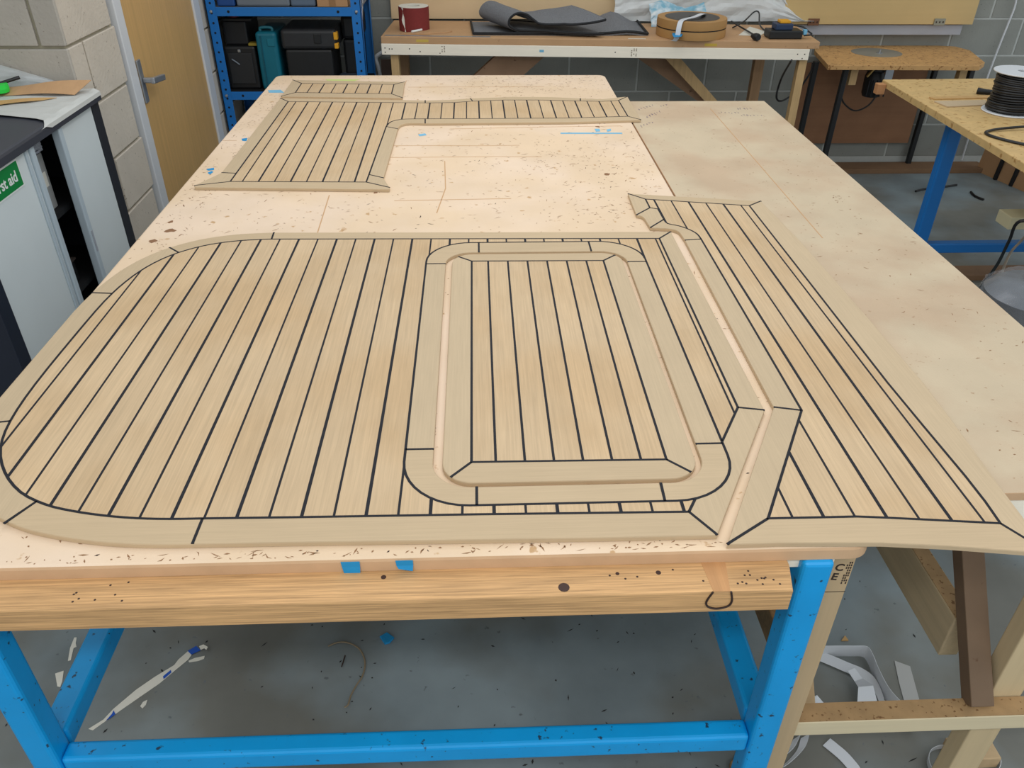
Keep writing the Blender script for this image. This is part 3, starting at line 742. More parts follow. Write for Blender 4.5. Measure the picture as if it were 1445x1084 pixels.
for x, z in ((.02, .905), (.02, .882), (.045, .900), (.06, .90), (.16, .902), (.22, .888), (1.33, .898), (2.36, .90), (2.40, .90), (2.39, .877)):
    box(x-.003, x+.003, -.0046, -.0040, z-.003, z+.003, t, 0, FB)
obj('screw_head', t, M_mark2, bb)
t = nb(); R = random.Random(5)
for cx in (.33, 1.42):
    for i in range(3):
        for j in range(5):
            if R.random() < .7: box(cx+i*.013, cx+i*.013+.006, -.0046, -.0041, .878+j*.009, .883+j*.009, t, 0, FB)
obj('stamp_print', t, mat('faded_stamp', (120, 104, 84), .7), bb)
obj('tape_patch', box(.90, .925, -.0046, -.0040, .893, .906, None, 0, FB), M_tapel, bb)
obj('yellow_mark', box(.20, .27, -.0006, 0, .938, .952, None, 0, FB), mat('faded_yellow', (206, 176, 84), .7), bb)
obj('yellow_mark', box(1.83, 1.90, -.0006, 0, .936, .950, None, 0, FB), mat('faded_yellow2', (196, 164, 70), .7), bb)

thing('backboard', box(-.52, 1.93, 5.425, 5.445, .966, 1.75, None, .002), M_backb, 'tall plain tan hardboard sheet standing on the back of the long bench', 'board')

r = root('abrasive_roll', 'dark red roll of abrasive cloth standing on the left end of the back bench', 'roll', (-.355, 5.07, ZT))
t = lathe((-.355, 5.075, ZT), [(.040, .001), (.088, .001), (.088, .128), (.040, .128), (.040, .001)], 40); obj('abrasive_cloth', t, M_abr, r, True)
obj('paper_core', lathe((-.355, 5.075, ZT), [(.034, .001), (.086, .1285), (.086, .130), (.036, .130), (.034, .001)], 40), M_paper, r)
t = sheet([[(-.42+.006*math.sin(i*1.1)+i*.0012, 5.012-.004*i*.3, ZT+.128-.0158*i), (-.411+.004*math.sin(i*1.3)+i*.0028, 5.008-.004*i*.3, ZT+.128-.0158*i)] for i in range(9)], .001); obj('loose_end', t, M_paper, r)

# little tools in front of the roll
tc = [pz(u, v, ZT+.004) for u, v in ((570, 47), (596, 44), (607, 42), (638, 44), (630, 46), (612, 46.5), (600, 48))]
thing('wood_offcut', prism([(p.x, p.y) for p in tc], ZT+.0005, ZT+.007, .001), M_kraft, 'thin brown pointed wood offcut in front of the red roll', 'offcut')
thing('marker_pen', tube([pz(581, 44.5, ZT+.014), pz(592, 42.6, ZT+.014), pz(595, 41.8, ZT+.014)], .006, None, 10), M_wht, 'short white marker pen lying across the thin wood offcut', 'pen')
thing('steel_rule', prism([tuple(FB @ Vector(p))[:2] for p in ((.02, .045, 0), (.62, .035, 0), (.62, .012, 0), (.02, .022, 0))], ZT+.0005, ZT+.002), M_steel, 'long thin steel rule along the left front of the back bench', 'ruler')
thing('paper_slip', prism([tuple(FB @ Vector(p))[:2] for p in ((1.40, .02, 0), (1.50, .02, 0), (1.50, .035, 0), (1.40, .035, 0))], ZT+.0005, ZT+.001), M_paper, 'narrow white paper slip on the bench edge below the flat grey mat', 'paper')

# mats
def fbp(u, v, z): return pz(u, v, z)
mA = root('carpet_mat', 'flat grey carpet mat with dark binding lying on the back bench', 'mat', (.48, 5.1, ZT))
c0, c1, c2, c3 = pz(668, 50, ZT), pz(914, 50.5, ZT), pz(899, 32, ZT), pz(664, 31.5, ZT)
def matgrid(c0, c1, c2, c3, zf, nu=24, nv=6):
    return [[(c0.lerp(c1, i/nu)).lerp(c3.lerp(c2, i/nu), j/nv)+Vector((0, 0, zf(i/nu, j/nv))) for i in range(nu+1)] for j in range(nv+1)]
hump = lambda u, v: .003+ (.058*math.exp(-((u-.90+.05*v)/.10)**2)*(.25+.9*v) if u < .995 else .0)*(1-u**14)
G = matgrid(c0, c1, c2, c3, hump); obj('pile', sheet(G, .007), M_carpet, mA, True)
t = tube([p+Vector((0, 0, .0085)) for p in G[0]], .0075, None, 6); tube([r_[-1]+Vector((0, 0, .0085)) for r_ in G], .0065, t, 6); tube([r_[0]+Vector((0, 0, .0085)) for r_ in G], .0065, t, 6)
obj('binding', t, M_carpetb, mA)
mB = root('rolled_mat', 'grey carpet mat rolled at its left end and folded over the flat mat', 'mat', (.45, 5.1, ZT))
prof = [(.66, .014), (.58, .013), (.50, .013), (.42, .015), (.33, .018), (.24, .018), (.17, .022), (.125, .048), (.135, .082), (.175, .104), (.225, .098), (.262, .074), (.30, .056), (.38, .054), (.50, .064), (.60, .076), (.665, .088)]
prof = spline([Vector((a, 0, b)) for a, b in prof], 4)
f0 = FB @ Vector((.62, .06, 0)); sl_ = Vector((-.16, .30, 0))
G = []
for j in range(7):
    v = j/6
    G.append([f0 + exv*(p.x-.02) + sl_*v*(1.0 if i > 12 else 1.0) + Vector((0, 0, ZT+.008+p.z*(1.0+.22*v) + .005*math.sin(p.x*9+v*3)*(p.z > .06))) + Vector((0, .02*math.sin(p.x*7), 0)) for i, p in enumerate(prof)])
obj('pile', sheet(G, -.008), M_carpet, mB, True)
t = tube(G[0], .0072, None, 6); tube([g[-1] for g in G], .007, t, 6); tube(G[-1], .0072, t, 6); obj('binding', t, M_carpetb, mB)

# plastic sheet heaped behind
R = random.Random(21)
def crumple(x0, x1, base, top, y0, y1, seed, nu=46, nv=16, amp=.03):
    R = random.Random(seed); ph = [(R.uniform(4, 26), R.uniform(3, 16), R.uniform(0, 6), R.uniform(.3, 1)) for _ in range(12)]
    G = []
    for j in range(nv+1):
        v = j/nv; row = []
        for i in range(nu+1):
            u = i/nu; n_ = sum(w*math.sin(a*u+b*v+c) for a, b, c, w in ph)/5; n2 = sum(w*abs(math.sin(b*u*1.3-a*v*.6+c)) for a, b, c, w in ph)/6
            x = x0+(x1-x0)*u+amp*.6*n_*v; h = top(u)
            z = base+h*(v**.8)+amp*.5*n2*v*(1-.3*v); y = y0+(y1-y0)*v**1.4-amp*(n2-.4)*.9
            row.append((x, min(y, 5.415), max(z, base+.003)))
        G.append(row)
    return G
thing('plastic_sheet', sheet(crumple(.86, 2.12, ZT, lambda u: .20+.12*math.sin(u*3.0+.3)-.26*max(0, u-.72)/.28, 5.36, 5.405, 4, amp=.045), .0006), M_filmo, 'crumpled translucent white plastic sheet heaped along the back of the bench', 'plastic sheet', smooth=False)
thing('printed_film', sheet(crumple(1.06, 1.40, ZT, lambda u: .10+.02*math.sin(u*7), 5.17, 5.30, 8, 26, 10, .028), .0008), M_wrapb, 'bunched blue and white printed packaging film behind the brown reels', 'packaging')
tub = tube([pz(912, 14, 1.06), pz(1003, 17, 1.06)], .022, None, 12); thing('film_roll', tub, M_film, 'clear rolled film tube lying on top of the printed packaging', 'roll') if False else tub.free()

# veneer edging reels with a white tail
def reel(zb, label):
    rr = root('edging_reel', label, 'reel', (1.245, 4.93, zb), 'veneer edging reels on the back bench')
    obj('edging', lathe((1.245, 4.93, zb), [(.12, .0015), (.197, .0015), (.199, .024), (.197, .046), (.12, .046), (.12, .0015)], 56), M_reel, rr, True)
    return rr
r1 = reel(ZT, 'wide brown reel of veneer edging lying lowest of the two on the back bench')
obj('dark_layer', lathe((1.245, 4.93, ZT), [(.10, .0465), (.198, .0465), (.198, .0495), (.10, .0495)], 56), M_blackc, r1)
r2 = reel(ZT+.050, 'wide brown reel of veneer edging stacked on the other reel')
obj('core_band', lathe((1.245, 4.93, ZT+.05), [(.02, .038), (.155, .038), (.155, .0468), (.02, .0468)], 48), M_blackc, r2)
obj('inner_disc', lathe((1.245, 4.93, ZT+.05), [(0, .030), (.119, .030), (.119, .037), (0, .037)], 48), M_kraft2, r2)
pts = [(1.33, 5.0, ZT+.1), (1.30, 4.93, ZT+.112), (1.24, 4.86, ZT+.107), (1.17, 4.80, ZT+.104), (1.14, 4.755, ZT+.10), (1.128, 4.732, ZT+.075), (1.122, 4.722, ZT+.03), (1.112, 4.735, ZT+.004), (1.105, 4.745, ZT+.002)]
c = spline([Vector(p) for p in pts], 4)
thing('white_tape_tail', sheet([[p+Vector((-.012, .007, 0)), p+Vector((.012, -.007, 0))] for p in c], .0008), M_ribbon, 'white paper tape curling off the top of the stacked reels', 'tape')
t = sheet([[pz(u0, v0, 1.0)+Vector((0, -.012, -.0)), pz(u1, v1, 1.0)+Vector((0, -.012, 0))] for u0, v0, u1, v1 in ((949, 44, 962, 43), (948, 48, 963, 47), (950, 52, 961, 51))], .001)
thing('tape_tab', t, M_tapeb, 'bright blue tape tab stuck on the white tape tail of the reels', 'tape')

# plug, cable, charger, paper
thing('paper_sheet', prism([(p.x, p.y) for p in (pz(1042, 50, ZT), pz(1058, 38, ZT), pz(1082, 45, ZT), pz(1072, 51, ZT))], ZT+.0006, ZT+.002), M_paper, 'small creased white paper beside the black plug', 'paper')
lead = [pz(1032, 30, ZT+.03), pz(1045, 38, ZT+.02), pz(1052, 42, ZT+.012), pz(1062, 48, ZT+.012)]
lead2 = [pz(1034, 39, ZT+.01), pz(1050, 30, ZT+.03), pz(1064, 17, ZT+.06), pz(1071, 18, ZT+.06), pz(1072, 34, ZT+.02), pz(1080, 43, ZT+.008), pz(1092, 42, ZT+.02)]
cr = root('charger_lead', 'black mains lead with a round plug lying between the reels and the charger', 'cable', tuple(pz(1062, 46, ZT)))
obj('lead', tube(spline(lead, 6), .005, tube(spline(lead2, 6), .0045)), M_blackc, cr)
pc = pz(1067, 52, ZT+.0215); obj('plug', tube([pc+Vector((-.02, .02, .004)), pc+Vector((-.005, .004, 0)), pc+Vector((.006, -.012, 0)), pc+Vector((.008, -.02, 0))], lambda t_: (.010, .020, .020, .016)[min(3, int(t_*3+.5))], None, 14), M_blackp, cr, True)
ch = root('battery_charger', 'black battery charger with a blue and yellow battery on the right of the back bench', 'charger', (1.77, 4.83, ZT))
obj('charger_body', box(1.665, 1.855, 4.79, 4.90, ZT+.001, ZT+.045, None, .006), M_blackp, ch)
obj('battery', box(1.70, 1.80, 4.81, 4.89, ZT+.0455, ZT+.078, None, .005), M_bat, ch)
obj('battery_cap', box(1.725, 1.785, 4.82, 4.88, ZT+.0785, ZT+.094, None, .004), M_yellow, ch)
obj('lead', tube(spline([(1.81, 4.85, ZT+.065), (1.86, 4.83, ZT+.06), (1.89, 4.81, ZT+.04), (1.91, 4.80, ZT+.025), (1.865, 4.795, ZT+.02)], 5), .0045), M_blackc, ch)
obj('blue_clip', box(1.862, 1.882, 4.80, 4.825, ZT+.02, ZT+.05, None, .003), M_tapel, ch)

# wall flap, trunking, hanging cord, conduit
fl = root('wall_flap', 'tan flap board hinged on the back wall above the router table', 'board', (2.55, 5.40, .945))
obj('flap_panel', box(1.935, 3.165, 5.375, 5.40, .945, 1.75, None, .002), M_flap, fl)
for u in (1149, 1327):
    c = py(u, 31.5, 5.36); hm = mat('hinge_brass', (124, 88, 66), .4, metal=.5) if u < 1200 else mat('hinge_zinc', (150, 146, 130), .4, metal=.5)
    h = obj('hinge', box(c.x-.036, c.x+.036, 5.368, 5.3745, c.z-.02, c.z+.02, None, .002), hm, fl)
    t = nb()
    for dx in (-.022, 0, .022): lathe((c.x+dx, 5.367, c.z-.004), [(0, 0), (.004, 0), (.004, .008), (0, .008)], 8, t)
    obj('screw', t, M_mark2, h)
thing('cable_trunking', box(2.02, 3.12, 5.402, 5.455, .878, .938, None, .003), M_alu, 'long grey trunking under the tan flap board on the wall', 'trunking')
cp_ = [py(u, v, 5.44) for u, v in ((1437, -30), (1433, 5), (1424, 30), (1410, 65), (1393, 110), (1380, 150), (1365, 200), (1357, 226))]
thing('hanging_flex', tube(spline(cp_, 4), .006, None, 6), M_white, 'thin white flex hanging down the right of the back wall', 'cable')
cp_ = [py(u, v, 5.43) for u, v in ((543, 72), (533, 78), (530.5, 83), (533, 92), (536, 104), (540, 130), (543, 160))]
thing('wall_conduit', tube(spline(cp_, 4), .012, None, 8), M_white, 'bent white conduit on the back wall left of the long bench', 'conduit')
thing('dark_ply_sheet', box(-.60, -.455, 5.36, 5.375, .0, .74, None, .001), mat('dark_ply', (92, 74, 64), .8, var=.1), 'narrow dark brown board standing on edge by the left bench leg', 'board')

# ------------------------------------------------------------------ blue shelving and cases
YS = 4.78
sh = root('shelving_unit', 'blue bolted steel shelving unit between the door and the back bench', 'shelving', (-1.03, 5.0, 0))
for x0, s in ((-1.452, 1), (-.622, -1)):
    for yy, d in ((YS, 1), (5.24, -1)):
        t = box(min(x0, x0+s*.052), max(x0, x0+s*.052), min(yy, yy+d*.003), max(yy, yy+d*.003), 0, 1.95)
        box(min(x0, x0+s*.003), max(x0, x0+s*.003), min(yy, yy+d*.045), max(yy, yy+d*.045), 0, 1.95, t)
        p = obj('post', t, M_blue_shelf, sh)
        if d > 0:
            t = nb()
            for k in range(34):
                z = .10+k*.05
                fr = Matrix(((1, 0, 0, x0+s*.026), (0, 0, 1, yy-.0008), (0, 1, 0, z), (0, 0, 0, 1)))
                b2 = lathe((0, 0, 0), [(0, 0), (.0062, 0), (.0062, .0006), (0, .0006)], 8); bmesh.ops.transform(b2, matrix=fr, verts=b2.verts[:]); merge(t, b2); b2.free()
            obj('bolt_holes', t, M_hole, p, kind='stuff')
        elif s < 0:
            t = nb()
            for k in range(20):
                z = .10+k*.09; box(x0-.003-.0008, x0-.003, 5.212, 5.222, z, z+.012, t)
            obj('bolt_holes', t, M_hole, p, kind='stuff')
levels = [.12, .688, 1.130, 1.62]
for z in levels:
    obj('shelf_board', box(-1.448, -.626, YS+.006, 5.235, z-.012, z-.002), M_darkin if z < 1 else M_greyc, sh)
    for yy in (YS-.002, 5.238):
        bm_ = obj('shelf_beam', box(-1.40, -.672, yy, yy+.004, z-.045, z, None, .001), M_blue_shelf, sh)
        if yy < 5:
            t = nb()
            for x in (-1.335, -.745):
                b2 = lathe((0, 0, 0), [(0, 0), (.0075, 0), (.0075, .0006), (0, .0006)], 8); bmesh.ops.transform(b2, matrix=Matrix(((1, 0, 0, x), (0, 0, 1, yy-.0008), (0, 1, 0, z-.022), (0, 0, 0, 1))), verts=b2.verts[:]); merge(t, b2); b2.free()
            obj('bolt_holes', t, M_hole, bm_)
    for x in (-1.428, -.646):
        b2 = lathe((0, 0, 0), [(0, 0), (.009, 0), (.007, .005), (0, .006)], 10); bmesh.ops.transform(b2, matrix=Matrix(((1, 0, 0, x), (0, 0, -1, YS-.0005), (0, 1, 0, z-.022), (0, 0, 0, 1))), verts=b2.verts[:])
        obj('bolt', b2, M_bolt, sh)
# gusset plate at the right end
obj('gusset', prism([(0, 0), (.0, .16), (.16, .16)], 0, .003).copy() if False else bar((-.628, 4.86, 1.06), (-.628, 5.02, 1.20), .003, .02), M_alu, sh)

S1 = .688+.0005
def case(name, label, x0, x1, y0, y1, z0, z1, m, split=None, group=None, bev=.012):
    r = root(name, label, 'tool case', ((x0+x1)/2, (y0+y1)/2, z0), 'tool cases on the shelving')
    return r
r = case('tool_case', 'black tool case with a folding handle on its face standing lower left on the shelving', -1.415, -1.235, 4.83, 5.15, S1, .915, M_blackp)
obj('shell', box(-1.415, -1.24, 4.835, 5.15, S1, .920, None, .012), M_blackp, r)
obj('face_panel', box(-1.395, -1.262, 4.828, 4.8345, .72, .885, None, .003), mat('case_face', (40, 41, 43), .5), r)
obj('handle', tube([(-1.375, 4.824, .855), (-1.35, 4.822, .838), (-1.335, 4.824, .825)], .004, None, 6), M_greyc, r)
obj('latch', box(-1.335, -1.32, 4.825, 4.8345, .89, .905, None, .002), M_bolt, r)
r = case('tool_box', 'black tool box with a red lid boss resting on the black case at left', -1.415, -1.24, 4.85, 5.15, .921, 1.05, M_blackp)
obj('shell', box(-1.405, -1.275, 4.86, 5.15, .9215, 1.045, None, .010), mat('box_black', (26, 27, 30), .5), r)
obj('lid', box(-1.400, -1.24, 4.855, 5.15, 1.0455, 1.062, None, .006), M_blackp, r)
obj('red_boss', lathe((-1.345, 4.90, 1.0625), [(0, 0), (.028, 0), (.026, .012), (0, .014)], 18), M_red, r)
obj('yellow_catch', box(-1.275, -1.228, 4.845, 4.90, .921, .934, None, .002), mat('dull_yellow', (150, 130, 44), .5), r)
r = case('teal_case', 'tall teal plastic power tool case standing on end between the black cases', -1.23, -1.10, 4.80, 5.12, S1, 1.0, M_teal)
t = box(-1.225, -1.108, 4.815, 5.13, S1, .998, None, .018, None, 3); obj('shell', t, M_teal, r)
obj('shell_ridge', box(-1.198, -1.190, 4.810, 4.82, .71, .98, None, .002), mat('teal_dark', (10, 84, 102), .45), r)
obj('handle', tube(spline([(-1.20, 4.86, .998), (-1.195, 4.86, 1.014), (-1.14, 4.86, 1.014), (-1.135, 4.86, .998)], 4), .008, None, 8), mat('teal_light', (44, 120, 136), .4), r)
obj('label_recess', box(-1.16, -1.12, 4.811, 4.8155, .925, .965, None, .002), mat('teal_mid', (20, 112, 132), .45), r)
r = root('wheeled_tool_chest', 'black tool chest with yellow catches standing right of the teal case', 'tool chest', (-.92, 4.9, S1))
obj('body', box(-1.070, -.81, 4.825, 5.13, S1+.0, .905, None, .012), M_blackp, r)
l_ = obj('lid', box(-1.085, -.775, 4.815, 5.14, .9055, 1.012, None, .02, None, 3), mat('lid_black', (44, 45, 48), .42, var=.12, vscale=30), r)
for z0_, z1_ in ((.912, .940), (.958, .998)): obj('catch', box(-.79, -.768, 4.81, 4.85, z0_, z1_, None, .004), M_yellow, r)
obj('grip', box(-.90, -.86, 4.809, 4.815, .94, .99, None, .003), M_blackp, r)
r = root('tool_chest', 'black tool chest with yellow catches half hidden behind the front chest', 'tool chest', (-.74, 5.1, S1))
obj('body', box(-.768, -.665, 4.98, 5.225, S1, .93, None, .015), M_blackp, r)
obj('lid', box(-.768, -.655, 4.97, 5.23, .9305, 1.06, None, .02), M_blackp, r)
obj('catch', box(-.672, -.650, 4.975, 5.02, .95, 1.045, None, .004), M_yellow, r)
r = root('flat_case', 'flat dark slate case at the right end of the middle shelf', 'tool case', (-.72, 4.88, S1))
obj('shell', box(-.80, -.655, 4.83, 4.965, S1, .75, None, .012), M_navyc, r)
obj('clasp', box(-.70, -.68, 4.824, 4.8305, .70, .735, None, .003), M_blackp, r)
r = root('grey_case', 'grey plastic case at the middle of the upper shelf', 'tool case', (-1.1, 4.9, 1.13))
obj('shell', box(-1.29, -1.005, 4.80, 5.15, 1.1305, 1.30, None, .01), M_greyc, r); obj('clasp', box(-1.16, -1.13, 4.794, 4.8005, 1.18, 1.22, None, .003), M_blackp, r)
r = root('slate_case', 'slate blue case standing beside the grey case on the upper shelf', 'tool case', (-.95, 4.9, 1.13))
obj('shell', box(-1.0, -.865, 4.80, 5.15, 1.1305, 1.29, None, .01), mat('slate_blue', (92, 108, 128), .5), r); obj('clasp', box(-.95, -.92, 4.794, 4.8005, 1.18, 1.22, None, .003), M_blackp, r)
r = root('cardboard_box', 'brown cardboard box at the right of the upper shelf', 'box', (-.77, 4.9, 1.13))
obj('carton', box(-.855, -.69, 4.79, 5.1, 1.1305, 1.30, None, .002), M_card, r); obj('tape_strip', box(-.79, -.755, 4.7885, 4.7899, 1.131, 1.299), mat('brown_tape', (150, 112, 74), .4), r)
r = root('blue_bin', 'blue plastic bin at the left end of the upper shelf', 'bin', (-1.36, 4.9, 1.13))
obj('tub', box(-1.395, -1.30, 4.80, 5.15, 1.1305, 1.26, None, .008), mat('bin_blue', (30, 74, 138), .5), r); obj('rim', box(-1.398, -1.297, 4.795, 5.155, 1.2605, 1.272, None, .003), M_blue_shelf, r)
# bottom shelf
for k, (cx, cz, rr_, lab) in enumerate(((-1.22, .46, .055, 'coil of black cable hanging in the lower bay of the shelving'),)):
    pts = [(cx+rr_*math.cos(a*.42)*(1+.1*math.sin(a)), 4.90+.012*math.sin(a*.9), cz+rr_*math.sin(a*.42)) for a in range(60)]
    thing('cable_coil', tube([(cx, 4.9, .121)]+[(cx, 4.9, .3)]+pts, .007, None, 6), M_blackc, lab, 'cable')
r = root('tool_bag', 'black tool bag on the bottom shelf of the shelving', 'bag', (-1.2, 4.95, .12))
obj('body', box(-1.38, -1.0, 4.98, 5.2, .1205, .50, None, .04, None, 3), M_blackp, r, True); obj('handle', tube(spline([(-1.28, 5.08, .49), (-1.26, 5.08, .57), (-1.12, 5.08, .57), (-1.10, 5.08, .49)], 5), .012), M_blackc, r, True)
thing('white_rag', sheet([[(-1.39+.02*i+.006*math.sin(j), 4.815+.02*j, .121+ .32 + .012*math.sin(i*2.1+j*1.7)) for i in range(6)] for j in range(5)], .004), M_filmo, 'scrap of pale film on the white tub in the lower bay', 'film') if False else None
thing('white_bag', lathe((-1.345, 4.87, .1205), [(0, 0), (.045, 0), (.05, .06), (.046, .20), (.03, .262), (.034, .29), (.0, .283)], 14), M_filmo, 'pale plastic bag low at the left of the shelving', 'bag', smooth=True)

# ------------------------------------------------------------------ left cabinet
cb = root('tambour_cabinet', 'low black cabinet with grey sliding doors and a black top at the left edge', 'cabinet', (-1.62, 2.64, 0))
XC = -1.40
zt0, zt1 = 1.072, 1.104
obj('worktop', prism([(-1.95, 2.10), (XC+.012, 2.10), (XC+.012, 3.108), (-1.95, 3.108)], zt0, zt1, .010), M_topblk, cb)
obj('side_panel', box(-1.93, XC-.002, 3.045, 3.105, .06, zt0-.0005, None, .002), M_black, cb)
obj('side_panel', box(-1.93, XC-.002, 2.115, 2.175, 0, zt0-.0005, None, .002), M_navy, cb)
obj('back_panel', box(-1.94, -1.93, 2.13, 3.105, .06, zt0-.0005), M_darkin, cb)
obj('plinth', box(-1.9, XC-.03, 2.176, 3.10, 0, .059), M_black, cb)
obj('base_panel', box(-1.93, XC-.02, 2.176, 3.0445, .06, .08), M_darkin, cb)
obj('shelf', box(-1.925, XC-.05, 2.176, 3.0445, .50, .52), M_darkin, cb)
obj('shelf', box(-1.925, XC-.05, 2.176, 3.0445, .78, .80), M_darkin, cb)
d2 = obj('tambour_door', box(XC-.022, XC-.006, 2.775, 3.043, .081, zt0-.006, None, .002), M_cab, cb)
obj('edge_profile', box(XC-.024, XC+.004, 2.748, 2.776, .081, zt0-.006, None, .004), M_cab2, d2)
obj('finger_pull', box(XC+.004, XC+.006, 2.757, 2.767, .62, .70, None, .001), M_alu, d2)
d1 = obj('tambour_door', box(XC-.022, XC-.006, 2.178, 2.545, .081, zt0-.006, None, .002), M_cab, cb)
obj('edge_profile', box(XC-.024, XC+.002, 2.5455, 2.572, .081, zt0-.006, None, .004), M_cab2, d1)
obj('edge_lip', box(XC-.006, XC+.000, 2.515, 2.530, .081, zt0-.008, None, .002), M_cab2, d1)
sg = obj('first_aid_sign', box(XC-.0056, XC-.0040, 2.215, 2.462, .978, 1.062), M_wht, cb)
obj('green_field', box(XC-.0040, XC-.0032, 2.220, 2.457, .983, 1.057), M_green, cb, label='green first aid sign with white lettering')
fr = Matrix(((0, 0, 1, XC-.0029), (1, 0, 0, 2.286), (0, 1, 0, 1.003), (0, 0, 0, 1)))
text('First aid', .046, fr, M_wht, cb)
# things inside the gap
r = root('box_file', 'cream box file with a red label standing inside the gap of the grey cabinet', 'file', (-1.6, 2.63, .80), 'box files inside the cabinet')
obj('spine', box(-1.70, -1.475, 2.580, 2.665, .8006, .985, None, .002), M_file, r); obj('red_label', box(-1.4749, -1.474, 2.60, 2.64, .865, .878), M_red, r)
r = root('box_file', 'grey box file standing to the right of the cream one inside the cabinet', 'file', (-1.6, 2.72, .80), 'box files inside the cabinet')
obj('spine', box(-1.70, -1.475, 2.680, 2.745, .8006, .99, None, .002), mat('file_grey', (150, 150, 148), .6), r); obj('label_strip', box(-1.4749, -1.474, 2.70, 2.73, .88, .93), M_paper, r)
pts = []
for k in range(40):
    a = k*.9; pts.append((-1.50+.05*math.cos(a)*.6, 2.66+.085*math.cos(a), 1.0+.010*(k % 4)+.006*math.sin(a)))
thing('grey_cables', tube(spline(pts, 3), .005, None, 6), M_alu, 'bundle of looped grey cables on top of the box files in the cabinet', 'cable')
r = root('dark_tray', 'dark tray on the lower shelf inside the grey cabinet', 'tray', (-1.55, 2.64, .52))
obj('tray_body', box(-1.72, -1.475, 2.585, 2.735, .5206, .60, None, .004), M_blackp, r); obj('tray_lip', box(-1.725, -1.47, 2.58, 2.74, .6005, .607), mat('tray_brown', (64, 54, 48), .6), r)
# on the top
ZC = zt1
def cgrid():
    # pale backing sheet over the far end of the top, hanging over the front edge
    P = []
    for i in range(15):
        u = i/14; row = []
        yn = 2.62+.49*u
        xs = [-1.90, -1.75, -1.6, -1.5, -1.44, -1.405, XC+.006, XC+.014, XC+.016]
        zs = [0, .002, .004, .004, .003, .003, .002, -.003, -.016]
        for j, (x, z) in enumerate(zip(xs, zs)):
            y = min(yn + (.16*(1-u))*(1-j/8)*1.2 - .0*j, 3.105)
            dz = .004*abs(math.sin(u*9+j)) if j < 6 else 0
            if u < .12 and j >= 6: z = max(z, -.004)
            row.append((x, y, ZC+.0012+z+dz))
        P.append(row)
    return P
thing('backing_sheet', sheet(cgrid(), .0008), mat('pale_backing', (196, 197, 194), .45, var=.06, vscale=7), 'pale grey backing sheet draped over the far end of the black cabinet top', 'sheet')
def loft(pts, z, th, m, name, label, cat):
    return thing(name, prism(pts, z, z+th, .001), m, label, cat)
ZV = ZC+.012
s1 = [tuple(pz(u, v, ZV+.004))[:2] for u, v in ((0, 115.5), (60, 114), (138, 114.5), (150, 116), (130, 124), (117, 128.5), (100, 128.5), (0, 130))]
s1 = [(max(min(x, -1.395), -1.98), min(y, 3.112)) for x, y in s1]
def strip_grid(a0, a1, b0, b1, n=14, w=.004):
    return [[Vector(a0).lerp(Vector(b0), i/n)+Vector((0, 0, w*math.sin(i*.7))), Vector(a1).lerp(Vector(b1), i/n)+Vector((0, 0, w*math.sin(i*.7+.4)))] for i in range(n+1)]
thing('veneer_strip', sheet(strip_grid((-1.93, 3.0, ZV), (-1.88, 3.055, ZV), (-1.43, 3.0, ZV), (-1.392, 3.075, ZV+.034)), .0015), M_kraft, 'wide brown veneer strip lying at the back of the cabinet top', 'veneer')
thing('veneer_strip', sheet(strip_grid((-1.86, 2.74, ZV), (-1.80, 2.88, ZV+.004), (-1.51, 2.925, ZV), (-1.475, 2.96, ZV), w=.002), .0015), M_kraft2, 'narrow tapering oak veneer strip in front of the wide brown one', 'veneer')
g_ = crumple(-1.97, -1.53, ZC+.003, lambda u: .17-.14*u, 3.092, 3.104, 14, 18, 8, .006)
thing('clear_plastic_lump', sheet([[(x, min(y, 3.10), z) for x, y, z in r_] for r_ in g_], .0008), M_film, 'clump of clear plastic film leaning on the pier above the cabinet', 'plastic sheet')
r = root('green_tape_reel', 'bright green reel with a black pin at the left edge of the cabinet top', 'reel', (-1.80, 2.98, ZV))
cg = pz(-3, 124, ZV+.02); 
obj('rim', lathe((cg.x, cg.y, ZV+.006), [(0, 0), (.034, 0), (.036, .012), (.034, .026), (0, .026)], 20), M_greens, r)
obj('pin', tube([(cg.x, cg.y+.02, ZV+.03), (cg.x+.055, cg.y+.06, ZV+.042)], .006, None, 8), M_blackc, r)

# ------------------------------------------------------------------ router table
rt = root('router_table', 'worn chipboard saw table with a round steel insert on thin black legs', 'table', (2.6, 5.2, 0))
ZR = .805
t_ = [tuple(pz(u, v, ZR))[:2] for u, v in ((1150, 71), (1169, 92), (1383, 93), (1390, 88), (1369, 71), (1348, 65.5), (1320, 63.5), (1160, 63.5), (1150, 66))]
t_ = [(x, min(y, 5.452)) for x, y in t_]
obj('tabletop', prism(t_, ZR-.026, ZR, .002), M_chipb, rt)
obj('steel_insert', prism([(2.52+.155*math.cos(a*math.pi/16), 5.235+.135*math.sin(a*math.pi/16)) for a in range(32)], ZR+.0002, ZR+.0012), mat('dull_steel', (150, 146, 134), .45, metal=.3, var=.1), rt)
t = lathe((2.53, 5.215, ZR+.001), [(0, 0), (.018, 0), (.018, .004), (.006, .004), (.006, .022), (0, .022)], 14); obj('router_bit', t, M_bolt, rt)
for a, b in (((2.10, 5.12, ZR-.027), (2.09, 5.12, 0)), ((2.24, 4.99, ZR-.027), (2.225, 4.99, 0)), ((3.04, 5.43, ZR-.027), (3.035, 5.43, 0)), ((3.02, 4.99, ZR-.027), (3.035, 4.97, 0))):
    obj('leg', bar(a, b, .032, .032, None, up=(0, 1, 0), bev=.005), M_blackp, rt)
obj('brace_block', box(2.272, 2.318, 4.985, 5.03, .668, ZR-.0265, None, .002), M_pine_z, rt)
obj('brace_block', prism([(2.95, 4.985), (2.995, 4.985), (2.995, 5.03), (2.95, 5.03)], .69, ZR-.0265), M_pine_z, rt)
